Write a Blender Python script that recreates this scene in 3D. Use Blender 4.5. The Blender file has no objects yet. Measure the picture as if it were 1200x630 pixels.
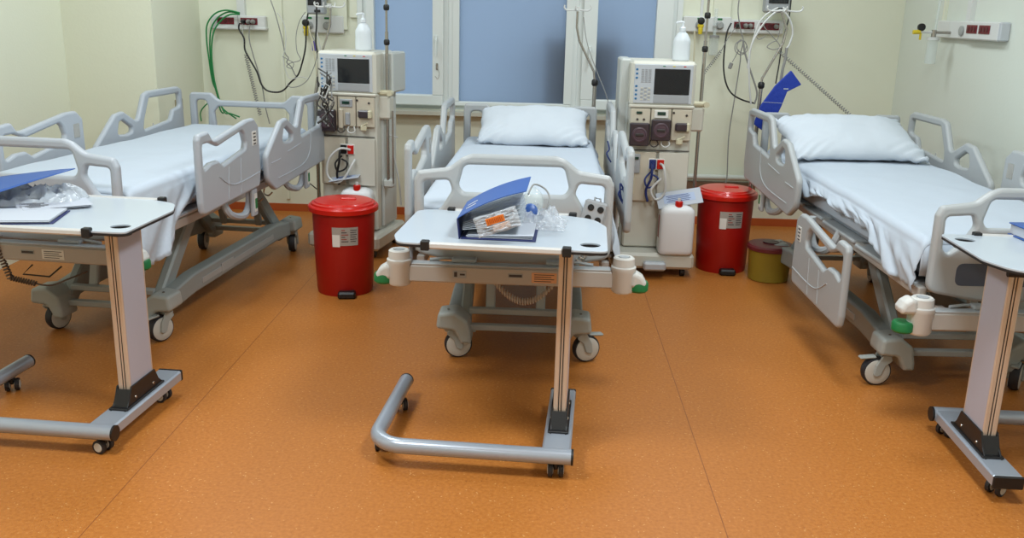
import bpy, math, random
from math import sin, cos, pi, radians, atan, tan, sqrt
from mathutils import Vector, Matrix, noise
random.seed(7)
S = bpy.context.scene
C = S.collection

# ------------------------------------------------------------------ camera
F = 1090.0; PITCH = radians(15.51); ROLL = radians(1.43); YAW = radians(1.8); CH = 1.6
fw = Vector((-sin(YAW)*cos(PITCH), cos(YAW)*cos(PITCH), -sin(PITCH)))
r0 = Vector((cos(YAW), sin(YAW), 0)); u0 = r0.cross(fw)
RT = cos(ROLL)*r0 + sin(ROLL)*u0; UP = -sin(ROLL)*r0 + cos(ROLL)*u0
cam = bpy.data.cameras.new('camera'); camo = bpy.data.objects.new('camera', cam); C.objects.link(camo)
cam.sensor_width = 36; cam.lens = F/1200*36; cam.clip_start = .05
m = Matrix((RT, UP, -fw)).transposed().to_4x4(); m.translation = (0, 0, CH); camo.matrix_world = m
S.camera = camo
def at(px, py, Y):                      # measured spot on the vertical plane at depth Y
    d = fw + RT*((px-600)/F) - UP*((py-315)/F)
    return Vector((0, 0, CH)) + d*(Y/d.y)
def atz(px, py, z):                     # measured spot on the horizontal plane at height z
    d = fw + RT*((px-600)/F) - UP*((py-315)/F)
    return Vector((0, 0, CH)) + d*((z-CH)/d.z)

# ------------------------------------------------------------------ materials
def s2l(c): return tuple(((v/255+.055)/1.055)**2.4 if v/255 > .04045 else v/255/12.92 for v in c)
def mat(name, col, rough=.5, metal=0, bump=0, bscale=40, var=0, vscale=6, coat=0, alpha=1, trans=0, spec=.5, emit=0, sub=0):
    M = bpy.data.materials.new(name); M.use_nodes = True; nt = M.node_tree; b = nt.nodes['Principled BSDF']
    c = s2l(col)+(1,)
    b.inputs['Base Color'].default_value = c; b.inputs['Roughness'].default_value = rough; b.inputs['Metallic'].default_value = metal
    b.inputs['Coat Weight'].default_value = coat; b.inputs['Alpha'].default_value = alpha; b.inputs['Transmission Weight'].default_value = trans
    b.inputs['Specular IOR Level'].default_value = spec
    if emit: b.inputs['Emission Color'].default_value = c; b.inputs['Emission Strength'].default_value = emit
    tc = nt.nodes.new('ShaderNodeTexCoord')
    if var:
        n = nt.nodes.new('ShaderNodeTexNoise'); n.inputs['Scale'].default_value = vscale; n.inputs['Detail'].default_value = 4
        nt.links.new(tc.outputs['Object'], n.inputs['Vector'])
        mx = nt.nodes.new('ShaderNodeMix'); mx.data_type = 'RGBA'
        mx.inputs['A'].default_value = tuple(v*(1-var) for v in c[:3])+(1,); mx.inputs['B'].default_value = tuple(min(1, v*(1+var)) for v in c[:3])+(1,)
        nt.links.new(n.outputs['Fac'], mx.inputs['Factor']); nt.links.new(mx.outputs['Result'], b.inputs['Base Color'])
    if bump:
        n = nt.nodes.new('ShaderNodeTexNoise'); n.inputs['Scale'].default_value = bscale; n.inputs['Detail'].default_value = 5
        nt.links.new(tc.outputs['Object'], n.inputs['Vector'])
        bp = nt.nodes.new('ShaderNodeBump'); bp.inputs['Strength'].default_value = bump; bp.inputs['Distance'].default_value = .01
        nt.links.new(n.outputs['Fac'], bp.inputs['Height']); nt.links.new(bp.outputs['Normal'], b.inputs['Normal'])
    return M
wall_m = mat('wall_paint', (226, 228, 208), .6, bump=.08, bscale=60, var=.03, vscale=1.2)
wallr_m = mat('wall_paint_right', (216, 222, 212), .6, bump=.08, bscale=60, var=.03, vscale=1.2)
ceil_m = mat('ceiling_paint', (225, 226, 220), .8)
cove_m = mat('orange_cove', (178, 84, 36), .45, var=.08, vscale=30)
bedp = mat('bed_plastic', (171, 175, 177), .38, bump=.04, bscale=300)
bedp2 = mat('bed_plastic_cool', (172, 178, 186), .38, bump=.04, bscale=300)
bumper_m = mat('bumper_plastic', (205, 204, 200), .4)
green_m = mat('green_rubber', (16, 112, 58), .45)
steel_m = mat('painted_steel', (158, 160, 158), .4, var=.05)
base_m = mat('base_cover_plastic', (138, 144, 142), .45, var=.05)
basel_m = mat('base_cover_light', (158, 162, 158), .45, var=.04)
beam_m = mat('frame_bar', (178, 172, 165), .4)
dark_m = mat('dark_metal', (52, 48, 46), .5)
black_m = mat('black_plastic', (20, 20, 22), .45)
rub_m = mat('wheel_tyre', (38, 38, 42), .6)
hub_m = mat('wheel_hub', (190, 188, 180), .45)
inset_m = mat('slate_inset', (72, 82, 100), .5)
sheet_m = mat('white_sheet', (183, 193, 205), .85, bump=.35, bscale=9, sub=.1)
pillow_m = mat('pillow_cotton', (196, 204, 213), .85, bump=.3, bscale=14)
alu_m = mat('brushed_aluminium', (202, 200, 198), .3, .75)
postside_m = mat('lilac_column_panel', (176, 174, 186), .45)
postface_m = mat('column_profile', (206, 188, 170), .35, .35)
rail_m = mat('satin_rail', (206, 206, 204), .35, .1)
tube_m = mat('silver_tube', (168, 176, 188), .28, .35)
tbl_m = mat('white_laminate', (180, 190, 200), .32, coat=.2)
tedge_m = mat('black_edge', (28, 26, 28), .5)
mach_m = mat('machine_cream', (206, 204, 192), .45, var=.03)
machd_m = mat('machine_panel', (198, 190, 172), .5, var=.05)
machs_m = mat('machine_side', (196, 200, 196), .5)
grey_m = mat('grey_panel', (160, 164, 168), .45)
lgrey_m = mat('light_grey_keys', (188, 194, 200), .45)
screen_m = mat('dark_screen', (22, 27, 34), .2)
lcd_m = mat('green_lcd', (30, 60, 52), .25)
smoke_m = mat('smoked_plastic', (58, 48, 54), .3)
blue_m = mat('blue_button', (40, 110, 160), .4)
navy_m = mat('navy_coupling', (30, 48, 110), .4)
redp_m = mat('red_plastic', (196, 22, 10), .3, coat=.2)
redb_m = mat('red_bin_body', (158, 13, 6), .4)
dred_m = mat('dark_red_socket', (110, 20, 34), .4)
maroon_m = mat('maroon_lid', (100, 30, 34), .45)
olive_m = mat('olive_yellow_plastic', (142, 122, 38), .45)
frame_m = mat('window_pvc', (222, 228, 226), .4)
sill_m = mat('window_sill', (186, 184, 170), .5)
console_m = mat('console_white', (216, 218, 216), .4)
bottle_m = mat('white_bottle', (220, 228, 234), .35)
jerry_m = mat('milky_canister', (226, 228, 230), .35)
binder_m = mat('blue_binder_cover', (44, 86, 158), .45)
binderd_m = mat('dark_blue_edge', (30, 40, 92), .5)
paper_m = mat('paper', (184, 190, 200), .7)
pap2_m = mat('paper_blue_print', (172, 186, 212), .7)
label_m = mat('silver_label', (168, 164, 158), .4, .2)
labelw_m = mat('white_label', (222, 220, 214), .5)
ink_m = mat('label_ink', (60, 56, 58), .6)
inkr_m = mat('label_ink_red', (150, 60, 50), .6)
orange_m = mat('orange_sticker', (238, 138, 60), .5)
stick_m = mat('peach_sticker', (222, 164, 118), .5)
plas_m = mat('clear_plastic_bag', (220, 226, 234), .12, alpha=.42, bump=.9, bscale=28)
plas2_m = mat('grey_film_bag', (196, 204, 212), .2, alpha=.75, bump=.9, bscale=22)
clear_m = mat('clear_jar', (220, 232, 232), .08, alpha=.28)
hosegr_m = mat('green_hose', (20, 128, 66), .4)
cab_bk = mat('black_cable', (36, 36, 38), .5)
cab_gy = mat('grey_cable', (138, 138, 136), .5)
cab_wh = mat('white_tube', (206, 208, 206), .4)
steelp_m = mat('stainless_pole', (170, 166, 160), .25, .85)
yel_m = mat('yellow_knob', (214, 190, 40), .4)
purple_m = mat('purple_clip', (104, 88, 170), .4)
cuff_m = mat('blue_cuff_fabric', (12, 50, 156), .55, bump=.4, bscale=40)
ivory_m = mat('ivory_clamp', (206, 200, 172), .45)
pipe_m = mat('wall_pipe', (196, 200, 192), .4)
guard_m = mat('brown_guard', (112, 86, 66), .5)
shadeblock_m = mat('shade_block_dark', (30, 34, 36), .9)

def floor_mat():
    M = bpy.data.materials.new('orange_speckled_vinyl'); M.use_nodes = True; nt = M.node_tree; b = nt.nodes['Principled BSDF']; L = nt.links.new
    tc = nt.nodes.new('ShaderNodeTexCoord')
    def noise_(sc, det=3): 
        n = nt.nodes.new('ShaderNodeTexNoise'); n.inputs['Scale'].default_value = sc; n.inputs['Detail'].default_value = det; L(tc.outputs['Object'], n.inputs['Vector']); return n
    def ramp(src, a, b_, c0, c1):
        r = nt.nodes.new('ShaderNodeValToRGB'); r.color_ramp.elements[0].position = a; r.color_ramp.elements[1].position = b_
        r.color_ramp.elements[0].color = c0; r.color_ramp.elements[1].color = c1; L(src, r.inputs['Fac']); return r
    def mix(fac, A, B):
        x = nt.nodes.new('ShaderNodeMix'); x.data_type = 'RGBA'; L(fac, x.inputs['Factor'])
        for k, v in (('A', A), ('B', B)):
            if hasattr(v, 'is_linked'): L(v, x.inputs[k])
            else: x.inputs[k].default_value = v
        return x.outputs['Result']
    basec = ramp(noise_(75, 4).outputs['Fac'], .3, .7, s2l((168, 101, 42))+(1,), s2l((186, 118, 54))+(1,))
    W = (1, 1, 1, 1); K = (0, 0, 0, 1)
    vo = nt.nodes.new('ShaderNodeTexVoronoi'); vo.inputs['Scale'].default_value = 62; L(tc.outputs['Object'], vo.inputs['Vector'])
    sp = ramp(vo.outputs['Distance'], .12, .22, W, K)
    gate = ramp(noise_(21, 2).outputs['Fac'], .48, .58, K, W)
    mu = nt.nodes.new('ShaderNodeMath'); mu.operation = 'MULTIPLY'; L(sp.outputs['Color'], mu.inputs[0]); L(gate.outputs['Color'], mu.inputs[1])
    c1 = mix(mu.outputs[0], basec.outputs['Color'], s2l((204, 150, 92))+(1,))
    v2 = nt.nodes.new('ShaderNodeTexVoronoi'); v2.inputs['Scale'].default_value = 55; mp = nt.nodes.new('ShaderNodeMapping'); mp.inputs['Location'].default_value = (3.3, 1.7, 0)
    L(tc.outputs['Object'], mp.inputs['Vector']); L(mp.outputs['Vector'], v2.inputs['Vector'])
    s2 = ramp(v2.outputs['Distance'], .08, .15, W, K)
    g2 = ramp(noise_(9, 2).outputs['Fac'], .54, .6, K, W)
    m2 = nt.nodes.new('ShaderNodeMath'); m2.operation = 'MULTIPLY'; L(s2.outputs['Color'], m2.inputs[0]); L(g2.outputs['Color'], m2.inputs[1])
    c2 = mix(m2.outputs[0], c1, s2l((140, 80, 38))+(1,))
    # welded seams every 2.02 m
    sx = nt.nodes.new('ShaderNodeSeparateXYZ'); L(tc.outputs['Object'], sx.inputs[0])
    a = nt.nodes.new('ShaderNodeMath'); a.operation = 'SUBTRACT'; L(sx.outputs['X'], a.inputs[0]); a.inputs[1].default_value = .626
    pm = nt.nodes.new('ShaderNodeMath'); pm.operation = 'PINGPONG'; L(a.outputs[0], pm.inputs[0]); pm.inputs[1].default_value = 1.0115
    lt = nt.nodes.new('ShaderNodeMath'); lt.operation = 'LESS_THAN'; L(pm.outputs[0], lt.inputs[0]); lt.inputs[1].default_value = .0018
    c3 = mix(lt.outputs[0], c2, s2l((136, 78, 38))+(1,))
    L(c3, b.inputs['Base Color'])
    b.inputs['Roughness'].default_value = .42; b.inputs['Specular IOR Level'].default_value = .25
    bp = nt.nodes.new('ShaderNodeBump'); bp.inputs['Strength'].default_value = .06; bp.inputs['Distance'].default_value = .01
    L(noise_(120).outputs['Fac'], bp.inputs['Height']); L(bp.outputs['Normal'], b.inputs['Normal'])
    return M
floor_m = floor_mat()
def glass_mat():
    M = bpy.data.materials.new('frosted_glass'); M.use_nodes = True; nt = M.node_tree; b = nt.nodes['Principled BSDF']; o = nt.nodes['Material Output']
    b.inputs['Base Color'].default_value = s2l((126, 134, 146))+(1,); b.inputs['Roughness'].default_value = .35
    t = nt.nodes.new('ShaderNodeBsdfTranslucent'); t.inputs['Color'].default_value = s2l((176, 192, 225))+(1,)
    x = nt.nodes.new('ShaderNodeMixShader'); x.inputs[0].default_value = .6
    nt.links.new(b.outputs[0], x.inputs[1]); nt.links.new(t.outputs[0], x.inputs[2]); nt.links.new(x.outputs[0], o.inputs['Surface'])
    return M
glass_m = glass_mat()

# ------------------------------------------------------------------ mesh helpers
class MB:
    def __init__(s): s.v = []; s.f = []; s.mi = []; s.mats = []
    def mid(s, m):
        if m is None: return 0
        if m not in s.mats: s.mats.append(m)
        return s.mats.index(m)
    def add(s, vs, fs, m=None, T=None):
        n = len(s.v); k = s.mid(m)
        s.v += [(T @ Vector(v)) if T else Vector(v) for v in vs]
        s.f += [tuple(i+n for i in f) for f in fs]; s.mi += [k]*len(fs)
        return s
    def box(s, c, d, m=None, bev=.004, T=None):
        x, y, z = [v/2 for v in d]; b = min(bev, x*.9, y*.9, z*.9)
        # chamfered box from 24 verts
        P = []
        for sx in (-1, 1):
            for sy in (-1, 1):
                for sz in (-1, 1):
                    P += [(sx*x, sy*(y-b), sz*(z-b)), (sx*(x-b), sy*y, sz*(z-b)), (sx*(x-b), sy*(y-b), sz*z)]
        I = lambda a, b_, c_, k: ((a > 0)*4+(b_ > 0)*2+(c_ > 0))*3+k
        Fc = []
        for a in (-1, 1):
            Fc.append([I(a, -1, -1, 0), I(a, 1, -1, 0), I(a, 1, 1, 0), I(a, -1, 1, 0)][::a])
            Fc.append([I(-1, a, -1, 1), I(1, a, -1, 1), I(1, a, 1, 1), I(-1, a, 1, 1)][::-a])
            Fc.append([I(-1, -1, a, 2), I(1, -1, a, 2), I(1, 1, a, 2), I(-1, 1, a, 2)][::a])
        for a in (-1, 1):
            for b_ in (-1, 1):
                q = a*b_
                Fc.append([I(a, b_, -1, 0), I(a, b_, -1, 1), I(a, b_, 1, 1), I(a, b_, 1, 0)][::q])
                Fc.append([I(a, -1, b_, 0), I(a, 1, b_, 0), I(a, 1, b_, 2), I(a, -1, b_, 2)][::q])
                Fc.append([I(-1, a, b_, 1), I(-1, a, b_, 2), I(1, a, b_, 2), I(1, a, b_, 1)][::q])
                for c_ in (-1, 1):
                    Fc.append([I(a, b_, c_, 0), I(a, b_, c_, 1), I(a, b_, c_, 2)][::q*c_])
        M_ = Matrix.Translation(c)
        return s.add(P, Fc, m, (T @ M_) if T else M_)
    def tube(s, pts, r, m=None, n=10, caps=True, closed=False, flat=1.0):
        pts = [Vector(p) for p in pts]; rs = r if isinstance(r, (list, tuple)) else [r]*len(pts)
        N = len(pts); base = len(s.v); k = s.mid(m); nrm = None
        for i, p in enumerate(pts):
            if closed: t = pts[(i+1) % N]-pts[i-1]
            else: t = pts[min(i+1, N-1)]-pts[max(i-1, 0)]
            if t.length < 1e-9: t = Vector((0, 0, 1))
            t.normalize()
            if nrm is None:
                nrm = t.orthogonal().normalized() if abs(t.z) > .9 else Vector((0, 0, 1)).cross(t).normalized()
            nrm = (nrm - t*nrm.dot(t)).normalized(); bi = t.cross(nrm)
            for j in range(n):
                a = 2*pi*j/n; s.v.append(p + nrm*cos(a)*rs[i] + bi*sin(a)*rs[i]*flat)
        seg = N if closed else N-1
        for i in range(seg):
            for j in range(n):
                a = base+i*n+j; b = base+i*n+(j+1) % n; c = base+((i+1) % N)*n+(j+1) % n; d = base+((i+1) % N)*n+j
                s.f.append((a, b, c, d)); s.mi.append(k)
        if caps and not closed:
            s.f.append(tuple(base+j for j in range(n))[::-1]); s.mi.append(k)
            s.f.append(tuple(base+(N-1)*n+j for j in range(n))); s.mi.append(k)
        return s
    def lathe(s, prof, m=None, n=32, T=None, sx=1, sy=1):
        base = len(s.v); k = s.mid(m)
        for r, z in prof:
            for j in range(n):
                a = 2*pi*j/n; v = Vector((cos(a)*r*sx, sin(a)*r*sy, z)); s.v.append((T @ v) if T else v)
        for i in range(len(prof)-1):
            for j in range(n):
                s.f.append((base+i*n+j, base+i*n+(j+1) % n, base+(i+1)*n+(j+1) % n, base+(i+1)*n+j)); s.mi.append(k)
        s.f.append(tuple(base+j for j in range(n))[::-1]); s.mi.append(k)
        s.f.append(tuple(base+(len(prof)-1)*n+j for j in range(n))); s.mi.append(k)
        return s
    def build(s, name, m=None, parent=None, smooth=35, **kw):
        me = bpy.data.meshes.new(name); me.from_pydata([tuple(v) for v in s.v], [], s.f)
        ms = s.mats if s.mats else [m]
        if s.mats and m is not None and m not in s.mats: pass
        for q in ms: me.materials.append(q if q else m)
        me.polygons.foreach_set('material_index', s.mi); me.validate(); me.update()
        return link(name, me, parent, smooth, **kw)
def link(name, me, parent=None, smooth=35, **kw):
    o = bpy.data.objects.new(name, me); C.objects.link(o)
    if smooth:
        me.polygons.foreach_set('use_smooth', [True]*len(me.polygons))
        try: me.set_sharp_from_angle(angle=radians(smooth))
        except Exception: pass
    if parent: o.parent = parent
    return tag(o, **kw)
def tag(o, label=None, cat=None, group=None, kind=None):
    if label: o['label'] = label
    if cat: o['category'] = cat
    if group: o['group'] = group
    if kind: o['kind'] = kind
    return o
def thing(name, label, cat, loc=(0, 0, 0), rz=0, group=None, rx=0):
    o = bpy.data.objects.new(name, None); C.objects.link(o); o.location = loc; o.rotation_euler = (rx, 0, rz); o.empty_display_size = .1
    return tag(o, label, cat, group)
def fillet(P, r, k=5):
    out = []; N = len(P)
    for i in range(N):
        q = P[i]; rr = q[2] if len(q) > 2 else r
        p = Vector(q[:2]); a = Vector(P[i-1][:2])-p; b = Vector(P[(i+1) % N][:2])-p
        la, lb = a.length, b.length
        if rr < 1e-4: out.append(p); continue
        ang = a.angle(b); d = min(rr/max(tan(ang/2), .05), la*.48, lb*.48)
        A = p+a.normalized()*d; B = p+b.normalized()*d
        for j in range(k+1):
            t = j/k; out.append(A*(1-t)**2+p*2*t*(1-t)+B*t*t)
    return out
def plate_mesh(outer, holes=(), th=.03, bev=.008, r=.02, raw=False):
    cu = bpy.data.curves.new('c', 'CURVE'); cu.dimensions = '2D'; cu.fill_mode = 'BOTH'
    bev = min(bev, th*.49)
    cu.extrude = th/2-bev; cu.bevel_depth = bev; cu.bevel_resolution = 2; cu.offset = -bev
    for L in [outer]+list(holes):
        P = [Vector(p[:2]) for p in L] if raw else fillet(L, r)
        sp = cu.splines.new('POLY'); sp.points.add(len(P)-1); sp.use_cyclic_u = True
        for i, p in enumerate(P): sp.points[i].co = (p.x, p.y, 0, 1)
    o = bpy.data.objects.new('c', cu); C.objects.link(o)
    dg = bpy.context.evaluated_depsgraph_get(); me = bpy.data.meshes.new_from_object(o.evaluated_get(dg))
    bpy.data.objects.remove(o); bpy.data.curves.remove(cu)
    return me
YZ = Matrix(((0, 0, 1, 0), (1, 0, 0, 0), (0, 1, 0, 0), (0, 0, 0, 1)))     # u->y v->z
XZ = Matrix(((1, 0, 0, 0), (0, 0, -1, 0), (0, 1, 0, 0), (0, 0, 0, 1)))    # u->x v->z
def plate(name, outer, holes, m, parent, off=(0, 0, 0), plane=YZ, th=.03, bev=.008, r=.02, raw=False, **kw):
    me = plate_mesh(outer, holes, th, bev, r, raw); me.transform(Matrix.Translation(off) @ plane)
    me.materials.clear(); me.materials.append(m)
    return link(name, me, parent, 40, **kw)
def merge_plate(mb, outer, holes, m, off=(0, 0, 0), plane=YZ, th=.03, bev=.008, r=.02, T=None):
    me = plate_mesh(outer, holes, th, bev, r); me.transform(Matrix.Translation(off) @ plane)
    mb.add([v.co for v in me.vertices], [tuple(p.vertices) for p in me.polygons], m, T); bpy.data.meshes.remove(me)
def spline(pts, k=8):
    P = [Vector(p) for p in pts]; out = []
    for i in range(len(P)-1):
        a = P[max(i-1, 0)]; b = P[i]; c = P[i+1]; d = P[min(i+2, len(P)-1)]
        for j in range(k):
            t = j/k; out.append(.5*((2*b)+(c-a)*t+(2*a-5*b+4*c-d)*t*t+(3*b-a-3*c+d)*t**3))
    out.append(P[-1]); return out
def coil(p0, p1, turns, r, sag=0, k=10, grow=None):
    p0 = Vector(p0); p1 = Vector(p1); ax = (p1-p0).normalized(); n = ax.orthogonal().normalized(); b = ax.cross(n); out = []
    for i in range(int(turns*k)+1):
        t = i/(turns*k); c = p0.lerp(p1, t)+Vector((0, 0, -sag*4*t*(1-t)))
        a = 2*pi*i/k; out.append(c+n*cos(a)*r+b*sin(a)*r)
    return out
def rect_strip(mb, c, w, h, m, T): mb.box(c, (w, .0012, h), m, .0003, T)

# ------------------------------------------------------------------ room
WY = 7.3; RX = 2.65; LX = -3.3; PX = -2.677; PY = 6.41; CZ = 3.0; FY = -2.0
def struct(name, mb, m): return mb.build(name, m, smooth=0, kind='structure')
def slab(name, x0, x1, y0, y1, z0, z1, m):
    return struct(name, MB().box(((x0+x1)/2, (y0+y1)/2, (z0+z1)/2), (x1-x0, y1-y0, z1-z0), None, .0005), m)
slab('floor', LX-.2, RX+.2, FY-.2, WY+.2, -.1, 0, floor_m)
slab('ceiling', LX-.2, RX+.2, FY-.2, WY+.2, CZ, CZ+.1, ceil_m)
slab('wall_right', RX, RX+.15, FY, WY+.15, 0, CZ, wallr_m)
slab('wall_left', LX-.15, LX, FY, PY, 0, CZ, wall_m)
slab('wall_front', LX-.15, RX+.15, FY-.15, FY, 0, CZ, wall_m)
slab('wall_pillar', LX-.15, PX, PY, WY+.15, 0, CZ, wall_m)
# back wall pieces round the window opening
wx0, wx1, wz0, wz1 = -1.42, .97, .845, 2.6
wb = MB()
wb.box(((PX+wx0)/2, WY+.075, CZ/2), (wx0-PX, .15, CZ), None, .0005)
wb.box(((RX+wx1)/2, WY+.075, CZ/2), (RX-wx1, .15, CZ), None, .0005)
wb.box(((wx0+wx1)/2, WY+.075, wz0/2), (wx1-wx0, .15, wz0), None, .0005)
wb.box(((wx0+wx1)/2, WY+.075, (CZ+wz1)/2), (wx1-wx0, .15, CZ-wz1), None, .0005)
struct('wall_back', wb, wall_m)
slab('baseboard_back', PX, RX, WY-.012, WY, 0, .06, cove_m)
slab('baseboard_right', RX-.012, RX, FY, WY-.012, 0, .06, cove_m)
slab('baseboard_pillar', LX, PX, PY-.012, PY, 0, .06, cove_m)
# windows : three sashes
fy0 = WY-.01
def fr(name, x0, x1, z0, z1, w, y, d, m=frame_m, wb_=None):
    mb = MB(); wb_ = wb_ or w
    mb.box(((x0+x1)/2, y, z0+wb_/2), (x1-x0, d, wb_), None, .006); mb.box(((x0+x1)/2, y, z1-w/2), (x1-x0, d, w), None, .006)
    mb.box((x0+w/2, y, (z0+z1)/2), (w, d, z1-z0), None, .006); mb.box((x1-w/2, y, (z0+z1)/2), (w, d, z1-z0), None, .006)
    return struct(name, mb, m)
bounds = [(-1.42, -.76), (-.76, .23), (.23, .97)]
# glass extents measured
gl = [(-1.325, -.878, .958), (-.676, .135, .912), (.37, .81, .955)]
for i, ((x0, x1), (g0, g1, gz)) in enumerate(zip(bounds, gl)):
    n = i+1
    mb = MB(); ztop = 2.5
    # outer frame
    for a, b in ((x0, x0+.045), (x1-.045, x1)): mb.box(((a+b)/2, WY+.03, (wz0+wz1)/2), (b-a, .07, wz1-wz0), None, .006)
    mb.box(((x0+x1)/2, WY+.045, wz0+.02), (x1-x0-.09, .03, .04), None, .001); mb.box(((x0+x1)/2, WY+.03, wz1-.03), (x1-x0, .07, .06), None, .006)
    # sash
    yb = WY-.005 if i != 1 else WY+.02
    a0, a1 = (x0+.035, x1-.035)
    mb.box(((a0+g0)/2, yb, (gz+ztop)/2-.001), (g0-a0, .07, ztop-gz), None, .0015); mb.box(((a1+g1)/2, yb, (gz+ztop)/2-.001), (a1-g1, .07, ztop-gz), None, .0015)
    mb.box(((a0+a1)/2, yb, (wz0+.03+gz)/2), (a1-a0, .07, gz-wz0-.03), None, .008); mb.box(((a0+a1)/2, yb, 2.53), (a1-a0, .07, .08), None, .008)
    w = struct('window_%d' % n, mb, frame_m)
    p = MB().box(((g0+g1)/2, WY+.03, (gz+ztop)/2), (g1-g0+.02, .008, ztop-gz+.02), None, .001).build('window_pane', glass_m, w, smooth=0)
    if i == 0:
        h = MB(); hx = at(511, 55, WY-.05)
        h.box((hx.x, WY-.047, hx.z+.06), (.022, .012, .05), None, .004); h.tube([(hx.x, WY-.05, hx.z+.06), (hx.x, WY-.075, hx.z+.05), (hx.x, WY-.075, hx.z-.06)], .009)
        h.build('window_handle', frame_m, w)
        k = MB(); kx = at(512, 78, WY-.05); k.box((kx.x, WY-.045, kx.z), (.016, .015, .05), None, .003)
        k.tube(spline([(kx.x, WY-.055, kx.z), (kx.x+.02, WY-.07, kx.z-.05), (kx.x+.01, WY-.07, kx.z-.09), (kx.x-.012, WY-.07, kx.z-.07)]), .0018, None, 6)
        k.build('window_lock', steelp_m, w)
    if i == 2:
        h = MB(); hx = at(691, 58, WY-.05)
        h.box((hx.x, WY-.047, hx.z), (.022, .012, .05), None, .004); h.tube([(hx.x, WY-.05, hx.z), (hx.x, WY-.075, hx.z-.01), (hx.x, WY-.075, hx.z-.11)], .009)
        h.build('window_handle', frame_m, w)
slab('trim_1', wx0-.03, wx1+.03, WY-.12, WY+.01, wz0-.035, wz0-.005, sill_m)
# window casing strips against wall
for n, (a, b) in enumerate(((wx0-.035, wx0+.005), (wx1-.005, wx1+.035))):
    slab('trim_%d' % (n+2), a, b, WY-.02, WY+.01, wz0-.01, wz1+.03, frame_m)
# added block close behind the glass, shades part of the frosted pane
bb = MB().box((.27, WY+.31, .71), (.62, .4, 1.42), None, .01)
bb.build('pane_shade_block', shadeblock_m, label='added dark block outside that darkens the frosted middle window pane', cat='shade block', smooth=0)

# ------------------------------------------------------------------ hospital beds
def castor(parent, x, y, face, brake=True):
    e = bpy.data.objects.new('castor', None); C.objects.link(e); e.parent = parent; e.location = (x, y, 0); e.rotation_euler = (0, 0, face)
    r = .066
    b = MB()
    b.lathe([(.026, .17), (.03, .155), (.03, .14), (.024, .13)], basel_m, 16)
    merge_plate(b, [(-.005, .15), (.028, .15), (.055, .10), (.062, .055), (.05, .045), (.028, .055), (.012, .1), (-.02, .125)], [], basel_m, (.031, 0, 0), YZ, .012, .004, .012)
    merge_plate(b, [(-.005, .15), (.028, .15), (.055, .10), (.062, .055), (.05, .045), (.028, .055), (.012, .1), (-.02, .125)], [], basel_m, (-.031, 0, 0), YZ, .012, .004, .012)
    b.box((0, .005, .143), (.07, .05, .022), basel_m, .008)
    b.build('fork', basel_m, e)
    T = Matrix.Translation((0, .04, r)) @ Matrix.Rotation(pi/2, 4, 'Y')
    w = MB(); w.lathe([(r-.014, -.022), (r-.004, -.02), (r, -.01), (r, .01), (r-.004, .02), (r-.014, .022)], rub_m, 32, T)
    w.lathe([(.012, -.026), (.03, -.025), (r-.012, -.0235), (r-.008, -.0205), (r-.008, .0205), (r-.012, .0235), (.03, .025), (.012, .026)], hub_m, 32, T)
    w.build('wheel', rub_m, e)
    if brake:
        l = MB(); l.box((0, .075, .138), (.036, .075, .012), None, .005, Matrix.Rotation(-.08, 4, 'X')); l.build('brake_lever', basel_m, e)
    return e
FOOTRAIL = [(.50, .0, .03), (.486, .06), (.486, .36, .03), (.50, .385, .02), (.60, .392, .03), (.64, .345, .03), (.69, .345, .03), (1.06, .395, .03), (1.15, .395, .03), (1.205, .35, .02), (1.211, .1, .02), (1.19, .02, .03)]
FOOTHOLE = [(.525, .335, .02), (.61, .335, .03), (.70, .305, .02), (.99, .347, .03), (1.015, .325, .02), (1.035, .28, .02), (1.02, .25, .02), (.745, .207, .02), (.69, .238, .02), (.61, .238, .02), (.525, .212, .02)]
HEADRAIL = [(1.42, -.045, .08), (1.315, .02, .08), (1.305, .17, .05), (1.54, .335, .03), (1.63, .345, .03), (1.76, .28, .03), (1.80, .28, .03), (1.89, .425, .03), (1.95, .44, .03), (2.33, .44, .03), (2.385, .42, .02), (2.39, .30, .02), (2.40, .08, .04), (2.37, .0, .03)]
HH1 = [(1.575, .285, .02), (1.62, .295, .02), (1.72, .24, .02), (1.715, .215, .015), (1.66, .205, .02), (1.55, .215, .02)]
HH2 = [(1.87, .27, .02), (1.945, .395, .02), (2.34, .395, .02), (2.35, .31, .02), (2.25, .295, .03), (2.21, .235, .03), (1.85, .205, .02)]
FB = [(-.20, -.03, .1), (-.40, .005, .05), (-.402, .31, .03), (-.385, .345, .02), (-.26, .362, .06), (-.205, .405, .05), (-.17, .418, .05)]
FBo = FB+[(-x, z, r) for x, z, r in FB[::-1]]
FBh = [[(-.365, .305, .02), (-.262, .312, .02), (-.247, .27, .03), (-.29, .20, .05), (-.34, .155, .02), (-.362, .18, .02)]]
FBh.append([(-x, z, r) for x, z, r in FBh[0][::-1]])
FBh.append([(-.20, .375, .03), (.20, .375, .03), (.222, .29, .03), (.205, .262, .03), (-.205, .262, .03), (-.222, .29, .03)])
HBt = [(-.43, -.02, .02), (-.43, .375, .02), (-.42, .402, .02), (-.28, .402, .02), (-.225, .355, .04)]
HBo = HBt+[(-x, z, r) for x, z, r in HBt[::-1]]
HBh = [[(-.385, .355, .03), (-.315, .355, .03), (-.30, .31, .03), (-.31, .12, .02), (-.385, .12, .02)]]
HBh.append([(-x, z, r) for x, z, r in HBh[0][::-1]])
HBh.append([(-.23, .315, .03), (.23, .315, .03), (.26, .28, .02), (.25, .17, .02), (-.25, .17, .02), (-.26, .28, .02)])

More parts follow.
